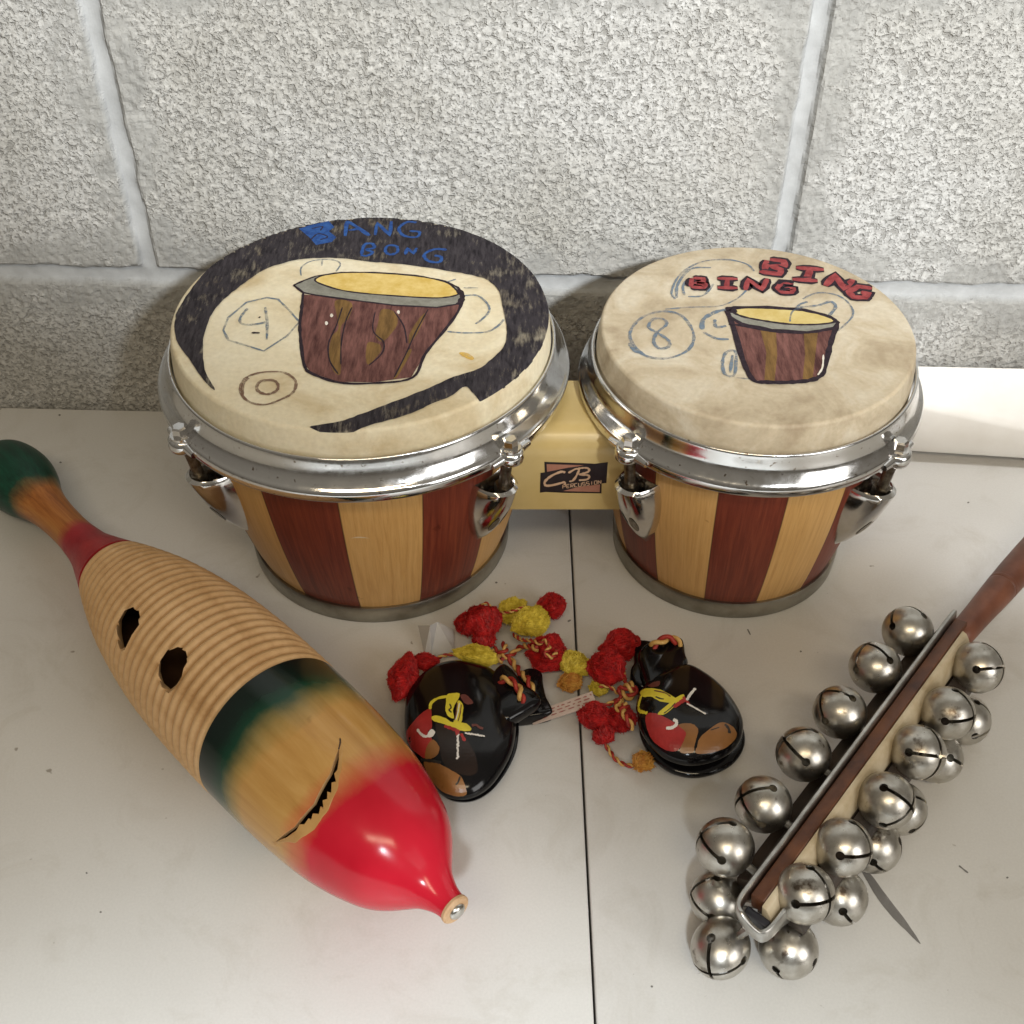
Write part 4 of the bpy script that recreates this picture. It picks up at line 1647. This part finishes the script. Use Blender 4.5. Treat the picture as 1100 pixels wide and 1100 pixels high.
slab(ear1, .010, .0185, 'ear', M['lacquer'], casL, .0028)
ear2 = zE([(560, 790), (640, 700), (720, 680), (800, 715), (812, 800), (840, 920), (892, 1030), (860, 1065), (740, 1088), (560, 1095), (500, 960)])
slab(ear2, .0012, .0092, 'ear', M['lacquer'], casL, .0015)
ss_ = bvh_surf(shl)
d = Decal(ss_)
d.fill(zl([(300, 520), (420, 560), (500, 640), (560, 760), (560, 860), (470, 870), (350, 800), (310, 640)]), PNT['umber'], True, 4)
d.fill(zl([(100, 600), (150, 520), (215, 455), (262, 440), (268, 500), (268, 560), (245, 590), (270, 640), (240, 700), (225, 760), (195, 745), (130, 690)]), PNT['red'], True, 4)
d.fill(zl([(225, 762), (235, 690), (270, 640), (305, 665), (318, 700), (300, 745), (250, 768)]), PNT['brown'], True, 4)
d.fill(zl([(215, 790), (280, 785), (350, 815), (430, 860), (465, 890), (490, 950), (492, 1000), (430, 1010), (340, 980), (265, 900)]), PNT['brown'], True, 4)
d.stroke(zl([(455, 880), (440, 920), (425, 935)]), PNT['dark'], .0008)
d.stroke(zl([(195, 772), (260, 778), (330, 790)]), PNT['dark'], .0014)
Y_ = PNT['yellow']
d.stroke(zl([(258, 440), (265, 400), (310, 368), (385, 355)]), Y_, .0017)
d.fill(zl([(370, 345), (400, 336), (448, 336), (444, 370), (420, 410), (408, 450), (412, 500), (380, 490), (358, 450), (360, 400)]), Y_, True, 3)
d.fill(zl([(440, 385), (474, 412), (470, 470), (460, 530), (410, 540), (425, 470)]), Y_, True, 3)
d.fill(zl([(268, 492), (300, 482), (360, 500), (400, 525), (480, 530), (520, 555), (525, 578), (490, 585), (420, 570), (340, 535), (280, 518)]), Y_, True, 3)
d.stroke(zl([(450, 400), (440, 460), (425, 510)]), PNT['white'], .0005)
d.stroke(zl([(436, 400), (428, 470), (418, 515)]), PNT['maroon'], .0005)
d.stroke(zl([(462, 410), (454, 470), (440, 520)]), PNT['maroon'], .0005)
d.stroke(zl([(385, 405), (395, 430), (382, 445), (398, 462)]), PNT['dark'], .0007)
d.fill(zl([(455, 350), (490, 345), (520, 370), (540, 400), (510, 410), (480, 398)]), PNT['maroon'], True, 3)
d.stroke(zl([(530, 548), (560, 545), (580, 560), (605, 568)]), PNT['maroon'], .0013)
d.stroke(zl([(350, 550), (420, 575), (450, 590)]), PNT['red'], .0017)
d.stroke(zl([(430, 580), (440, 610)]), PNT['red'], .0016)
d.stroke(zl([(460, 600), (485, 650)]), PNT['red'], .0014)
W_ = PNT['white']
for a, b_, k in (((440, 605), (438, 765), 9), ((485, 598), (612, 618), 8)):
    for i in range(k):
        t = i / k
        x, y = a[0] + (b_[0] - a[0]) * t, a[1] + (b_[1] - a[1]) * t
        dx_, dy_ = (b_[0] - a[0]) / k * 1.2, (b_[1] - a[1]) / k * 1.2
        j = random.uniform(-9, 9)
        s_ = (j, 0) if abs(dy_) > abs(dx_) else (0, j)
        d.stroke(zl([(x - s_[0], y - s_[1]), (x + dx_ + s_[0], y + dy_ + s_[1])]), W_, .0009, False)
d.stroke(zl([(175, 572), (195, 600), (225, 620), (255, 612), (270, 590)]), W_, .0012)
d.fill(zl([(250, 590), (270, 572), (290, 590), (282, 615), (255, 628), (240, 620)]), W_, True, 3)
d.build('painted_figure', shl)

ry = M['yarn_red']; yy = M['yarn_yellow']
pom(517, 668, 19, 18, 60, .011, ry, casL, seed=1)
pom(501, 671, 12, 11, 10, .008, ry, casL, hair=200, seed=2)
pom(519, 686, 12, 10, 80, .007, ry, casL, hair=200, seed=22)
pom(592, 652, 15, 12, -20, .008, ry, casL, hair=300, seed=3)
pom(549, 657, 17, 11, -30, .008, yy, casL, seed=4)
pom(569, 668, 20, 15, -25, .010, yy, casL, seed=5)
pom(587, 702, 21, 19, 10, .010, ry, casL, hair=500, seed=6)
pom(510, 704, 22, 9, 14, .009, yy, casL, hair=380, seed=7)
pom(433, 728, 15, 26, 10, .012, ry, casL, hair=520, seed=8)
pom(456, 711, 14, 8, 5, .009, ry, casL, hair=200, seed=9)
cord([(503, 660, .004), (515, 652, .012), (523, 648, .014), (531, 657, .010), (540, 658, .014), (552, 656, .018), (563, 652, .016)], .0009, casL)
cord([(552, 682, .006), (560, 687, .012), (570, 688, .017), (580, 691, .020), (586, 688, .0215), (590, 696, .0215), (585, 702, .0225), (593, 706, .020), (599, 698, .017)], .0012, casL)
cord([(577, 697, .020), (562, 694, .010), (552, 701, .006), (546, 706, .007), (538, 702, .006), (530, 696, .006)], .0017, casL)
cord([(546, 706, .006), (552, 713, .006), (560, 724, .009), (566, 729, .011), (571, 739, .0115), (572, 746, .007)], .0021, casL)
cord([(536, 735, .016), (542, 729, .0205), (550, 732, .0212), (557, 739, .0208), (560, 748, .0205), (560, 756, .0165)], .0022, casL)
cord([(541, 692, .005), (543, 698, .008), (534, 705, .006), (540, 710, .008)], .0018, casL)
cord([(460, 712, .010), (478, 704, .007), (492, 703, .008)], .0011, casL)
# paper tag with faint red print
M['tag_paper'] = two_tone('pinkish_tag_paper', (.50, .40, .35), (.56, .46, .41), 80, .55)
M['tag_red'] = marker('faint_red_print', (.32, .10, .09), (.42, .18, .16), 500, .7)
tg = MB()
g_ = []
cnr = [(566, 768), (636, 743), (641, 757), (573, 779)]
NX = 12
for i in range(NX + 1):
    t = i / NX
    for j in range(2):
        a_, b_ = cnr[0] if j == 0 else cnr[3], cnr[1] if j == 0 else cnr[2]
        z = .003 + .007 * t + .002 * math.sin(PI * t)
        p = at(a_[0] + (b_[0] - a_[0]) * t, a_[1] + (b_[1] - a_[1]) * t, z)
        g_ += [p, p + Vector((0, 0, .0004))]
fs = []
for i in range(NX):
    a_ = i * 4
    fs += [(a_ + 1, a_ + 3, a_ + 7, a_ + 5), (a_, a_ + 4, a_ + 6, a_ + 2), (a_, a_ + 1, a_ + 5, a_ + 4), (a_ + 2, a_ + 6, a_ + 7, a_ + 3)]
fs += [(0, 2, 3, 1), (NX * 4, NX * 4 + 1, NX * 4 + 3, NX * 4 + 2)]
tg.add(g_, fs)
tago = tg.build('paper_tag', M['tag_paper'], casL, at(603, 762, .004), sharp=50)
fix(tago.data)
d = Decal(bvh_surf(tago))
for r0_, k0, k1 in ((.22, .08, .95), (.48, .12, .9), (.74, .05, .8)):
    t = k0
    while t < k1:
        ln = random.uniform(.03, .11)
        y_ = lambda tt, r=r0_: (cnr[0][0] + (cnr[1][0] - cnr[0][0]) * tt + (cnr[3][0] - cnr[0][0]) * r, cnr[0][1] + (cnr[1][1] - cnr[0][1]) * tt + (cnr[3][1] - cnr[0][1]) * r)
        d.stroke([y_(t), y_(min(t + ln, .97))], M['tag_red'], .0007, False)
        t += ln + random.uniform(.03, .06)
d.build('tag_print', tago)

# ---- right pair
zr_ = Z(660, 670, 160 / 978)
outr = zr_([(150, 600), (142, 530), (185, 425), (320, 320), (470, 280), (600, 340), (720, 440), (808, 560), (845, 660), (830, 760), (760, 850), (640, 910), (500, 932), (360, 900), (260, 830), (190, 740), (156, 660)])
c1 = at(743, 780, 0)
casR = empty('castanets', c1, 'stacked black castanet pair with painted figure, right of the dark table joint line', 'castanets', 'painted black castanets')
shr = dome(outr, .0185, .0285, .0150, 'castanet_shell', M['lacquer'], casR)
dome([(x + 2, y + 12) for x, y in outr], .0085, .0125, .0005, 'castanet_shell', M['lacquer'], casR)
ear1 = zr_([(160, 180), (230, 105), (350, 80), (410, 70), (455, 95), (470, 180), (487, 230), (462, 300), (420, 400), (250, 420), (200, 330)])
slab(ear1, .0145, .0235, 'ear', M['lacquer'], casR, .0028)
ear2 = zr_([(140, 112), (230, 104), (300, 150), (330, 330), (200, 420), (118, 362), (108, 290), (132, 240)])
slab(ear2, .0040, .0125, 'ear', M['lacquer'], casR, .0018)
d = Decal(bvh_surf(shr))
d.fill(zr_([(205, 610), (240, 585), (300, 600), (380, 640), (440, 680), (480, 720), (440, 800), (400, 838), (330, 825), (255, 770), (215, 690)]), PNT['red'], True, 4)
d.fill(zr_([(420, 665), (500, 655), (548, 690), (540, 745), (525, 800), (515, 845), (430, 842), (455, 770), (470, 715)]), PNT['brown'], True, 4)
d.fill(zr_([(555, 760), (600, 710), (695, 650), (760, 665), (800, 710), (790, 760), (720, 820), (620, 850), (535, 850), (545, 800)]), PNT['brown'], True, 4)
d.stroke(zr_([(725, 660), (750, 690), (755, 720)]), PNT['dark'], .0014)
d.stroke(zr_([(630, 700), (690, 680)]), PNT['dark'], .0005)
d.fill(zr_([(170, 450), (210, 425), (300, 435), (370, 470), (405, 495), (380, 520), (300, 510), (240, 480), (190, 482)]), Y_, True, 3)
d.stroke(zr_([(180, 470), (162, 530), (165, 570), (190, 582), (218, 588)]), Y_, .0016)
d.fill(zr_([(285, 590), (340, 540), (400, 490), (450, 465), (458, 485), (410, 530), (340, 590), (310, 600)]), Y_, True, 3)
d.stroke(zr_([(270, 480), (300, 492), (325, 496)]), PNT['dark'], .0008)
d.stroke(zr_([(260, 440), (330, 455), (370, 480)]), PNT['maroon'], .0007)
d.stroke(zr_([(325, 590), (370, 555), (400, 520)]), PNT['dark'], .0006)
d.stroke(zr_([(390, 550), (430, 520), (470, 495)]), PNT['red'], .0018)
d.stroke(zr_([(450, 480), (475, 510), (490, 535)]), PNT['red'], .0012)
d.fill(zr_([(220, 410), (260, 385), (298, 380), (290, 410), (250, 418)]), PNT['maroon'], True, 3)
d.stroke(zr_([(475, 505), (495, 470), (532, 425)]), W_, .0013)
d.stroke(zr_([(475, 525), (530, 555), (600, 595)]), W_, .0010)
d.stroke(zr_([(340, 686), (375, 685), (405, 665), (405, 640), (385, 632)]), W_, .0016)
d.build('painted_figure', shr)

pom(616, 714, 13, 17, -60, .009, yy, casR, hair=420, seed=11)
pom(612, 733, 12, 9, -10, .006, M['yarn_amber'], casR, hair=220, seed=12)
pom(666, 694, 21, 15, -15, .010, ry, casR, hair=460, seed=13)
pom(651, 718, 20, 18, 20, .013, ry, casR, hair=480, seed=14)
pom(643, 739, 9, 8, 0, .007, yy, casR, hair=160, seed=15)
pom(638, 770, 17, 13, 20, .009, ry, casR, hair=360, seed=16)
pom(647, 789, 10, 10, 60, .008, ry, casR, hair=200, seed=17)
pom(667, 772, 15, 13, 40, .009, ry, casR, hair=320, seed=18)
pom(690, 819, 10, 9, -50, .0065, M['yarn_amber'], casR, hair=220, seed=19)
cord([(650, 799, .004), (655, 807, .003), (661, 815, .003), (670, 821, .003), (681, 823, .004)], .0013, casR)
cord([(664, 706, .016), (668, 715, .015), (670, 724, .013), (672, 734, .012)], .0012, casR)
cord([(672, 734, .012), (679, 736, .015), (682, 743, .014), (677, 749, .013), (669, 746, .014), (667, 739, .015), (674, 738, .018), (680, 742, .018)], .0020, casR)
cord([(668, 748, .012), (667, 757, .012), (671, 768, .018), (676, 776, .018), (679, 783, .015)], .0018, casR)
cord([(664, 745, .012), (655, 738, .014), (644, 737, .013)], .0010, casR)
cord([(664, 752, .012), (652, 757, .012), (641, 760, .012)], .0013, casR)
cord([(666, 751, .015), (662, 759, .013), (668, 763, .015), (674, 757, .014)], .0018, casR)
cord([(699, 701, .020), (703, 692, .0245), (711, 688, .0262), (720, 685, .0262), (727, 689, .0252), (729, 694, .022)], .0024, casR)

# ---- small clear plastic scrap
n = N('clear_plastic')
n.set(**{'Base Color': (.80, .80, .80), 'Roughness': .18, 'Transmission Weight': .55, 'IOR': 1.3})
sp_ = MB()
P = [at(449, 672, .002), at(470, 668, .010), at(487, 676, .004), at(488, 700, .002), at(463, 704, .0015), at(456, 703, .0012), at(462, 672, .014)]
top_ = P
lowp = [p + Vector((0, 0, -.0005)) for p in P]
sp_.add(top_ + lowp, [(0, 5, 6), (5, 4, 6), (6, 4, 1), (1, 4, 3), (1, 3, 2)] + [(7 + a_, 7 + c_, 7 + b_) for a_, b_, c_ in ((0, 5, 6), (5, 4, 6), (6, 4, 1), (1, 4, 3), (1, 3, 2))]
        + [(a_, b_, b_ + 7, a_ + 7) for a_, b_ in ((5, 0), (4, 5), (3, 4), (2, 3), (1, 2), (6, 1), (0, 6))])
scrap = sp_.build('plastic_scrap', n.m, None, at(468, 690, 0), sharp=10)
fix(scrap.data)
tag(scrap, 'small folded scrap of clear plastic between the larger drum and a castanet', 'plastic scrap')

# ------------------------------------------------------------------ light
w = bpy.data.worlds.new('World')
S.world = w
w.use_nodes = True
wt = w.node_tree
wt.nodes.clear()
wo = wt.nodes.new('ShaderNodeOutputWorld')
bg = wt.nodes.new('ShaderNodeBackground')
tc = wt.nodes.new('ShaderNodeTexCoord')
sp = wt.nodes.new('ShaderNodeSeparateXYZ')
cr = wt.nodes.new('ShaderNodeValToRGB')
mr = wt.nodes.new('ShaderNodeMapRange')
mr.inputs[1].default_value = -1
mr.inputs[2].default_value = 1
wt.links.new(tc.outputs['Generated'], sp.inputs[0])
wt.links.new(sp.outputs[2], mr.inputs[0])
wt.links.new(mr.outputs[0], cr.inputs[0])
e = cr.color_ramp.elements
while len(e) < 5:
    e.new(.5)
for el, (p, c) in zip(e, [(0.0, (.10, .08, .06)), (.46, (.31, .27, .21)), (.56, (.51, .45, .37)), (.75, (.68, .61, .50)), (1.0, (.82, .74, .62))]):
    el.position = p
    el.color = (*c, 1)
wt.links.new(cr.outputs[0], bg.inputs[0])
bg.inputs[1].default_value = .30
wt.links.new(bg.outputs[0], wo.inputs[0])


def area(name, loc, target, sx, sy, power, col, spread=180):
    l = bpy.data.lights.new(name, 'AREA')
    l.shape = 'RECTANGLE'
    l.size, l.size_y = sx, sy
    l.energy = power
    l.color = col
    l.spread = math.radians(spread)
    o = bpy.data.objects.new(name, l)
    COL.objects.link(o)
    o.location = loc
    o.rotation_euler = (Vector(target) - Vector(loc)).to_track_quat('-Z', 'Y').to_euler()
    return o


def spot(name, loc, target, power, col, ang, blend, rad):
    l = bpy.data.lights.new(name, 'SPOT')
    l.energy = power
    l.color = col
    l.spot_size = math.radians(ang)
    l.spot_blend = blend
    l.shadow_soft_size = rad
    o = bpy.data.objects.new(name, l)
    COL.objects.link(o)
    o.location = loc
    o.rotation_euler = (Vector(target) - Vector(loc)).to_track_quat('-Z', 'Y').to_euler()
    return o


# warm lamp strip above and behind the viewer
area('warm_lamp', (-.05, -.85, 1.75), (0, .42, 0), 1.3, .22, 13, (1.0, .83, .58))
# daylight from an opening at the right, in front
area('day_opening', (1.25, -.75, .75), (.1, .40, .05), .8, .9, 11, (1.0, .98, .95))
# daylight falling on the front of the table and, over the viewer's shoulder, on the upper wall
spot('front_daylight', (.0, -.8, 1.0), (-.04, -.2, 0), 118, (.86, .94, 1.0), 38, .6, .05)
spot('wall_daylight', (.45, -.55, .95), (.15, .60, .57), 108, (.95, .98, 1.0), 46, .38, .04)
# daylight coming down along the wall at the right
spot('side_daylight', (.62, .575, .80), (.33, .585, .03), 20, (.98, .99, 1.0), 22, .6, .03)

vs_ = S.view_settings
S.display_settings.display_device = 'sRGB'
vs_.view_transform = 'Standard'
vs_.look = 'None'
vs_.exposure = 0
vs_.gamma = 1
vs_.use_curve_mapping = False
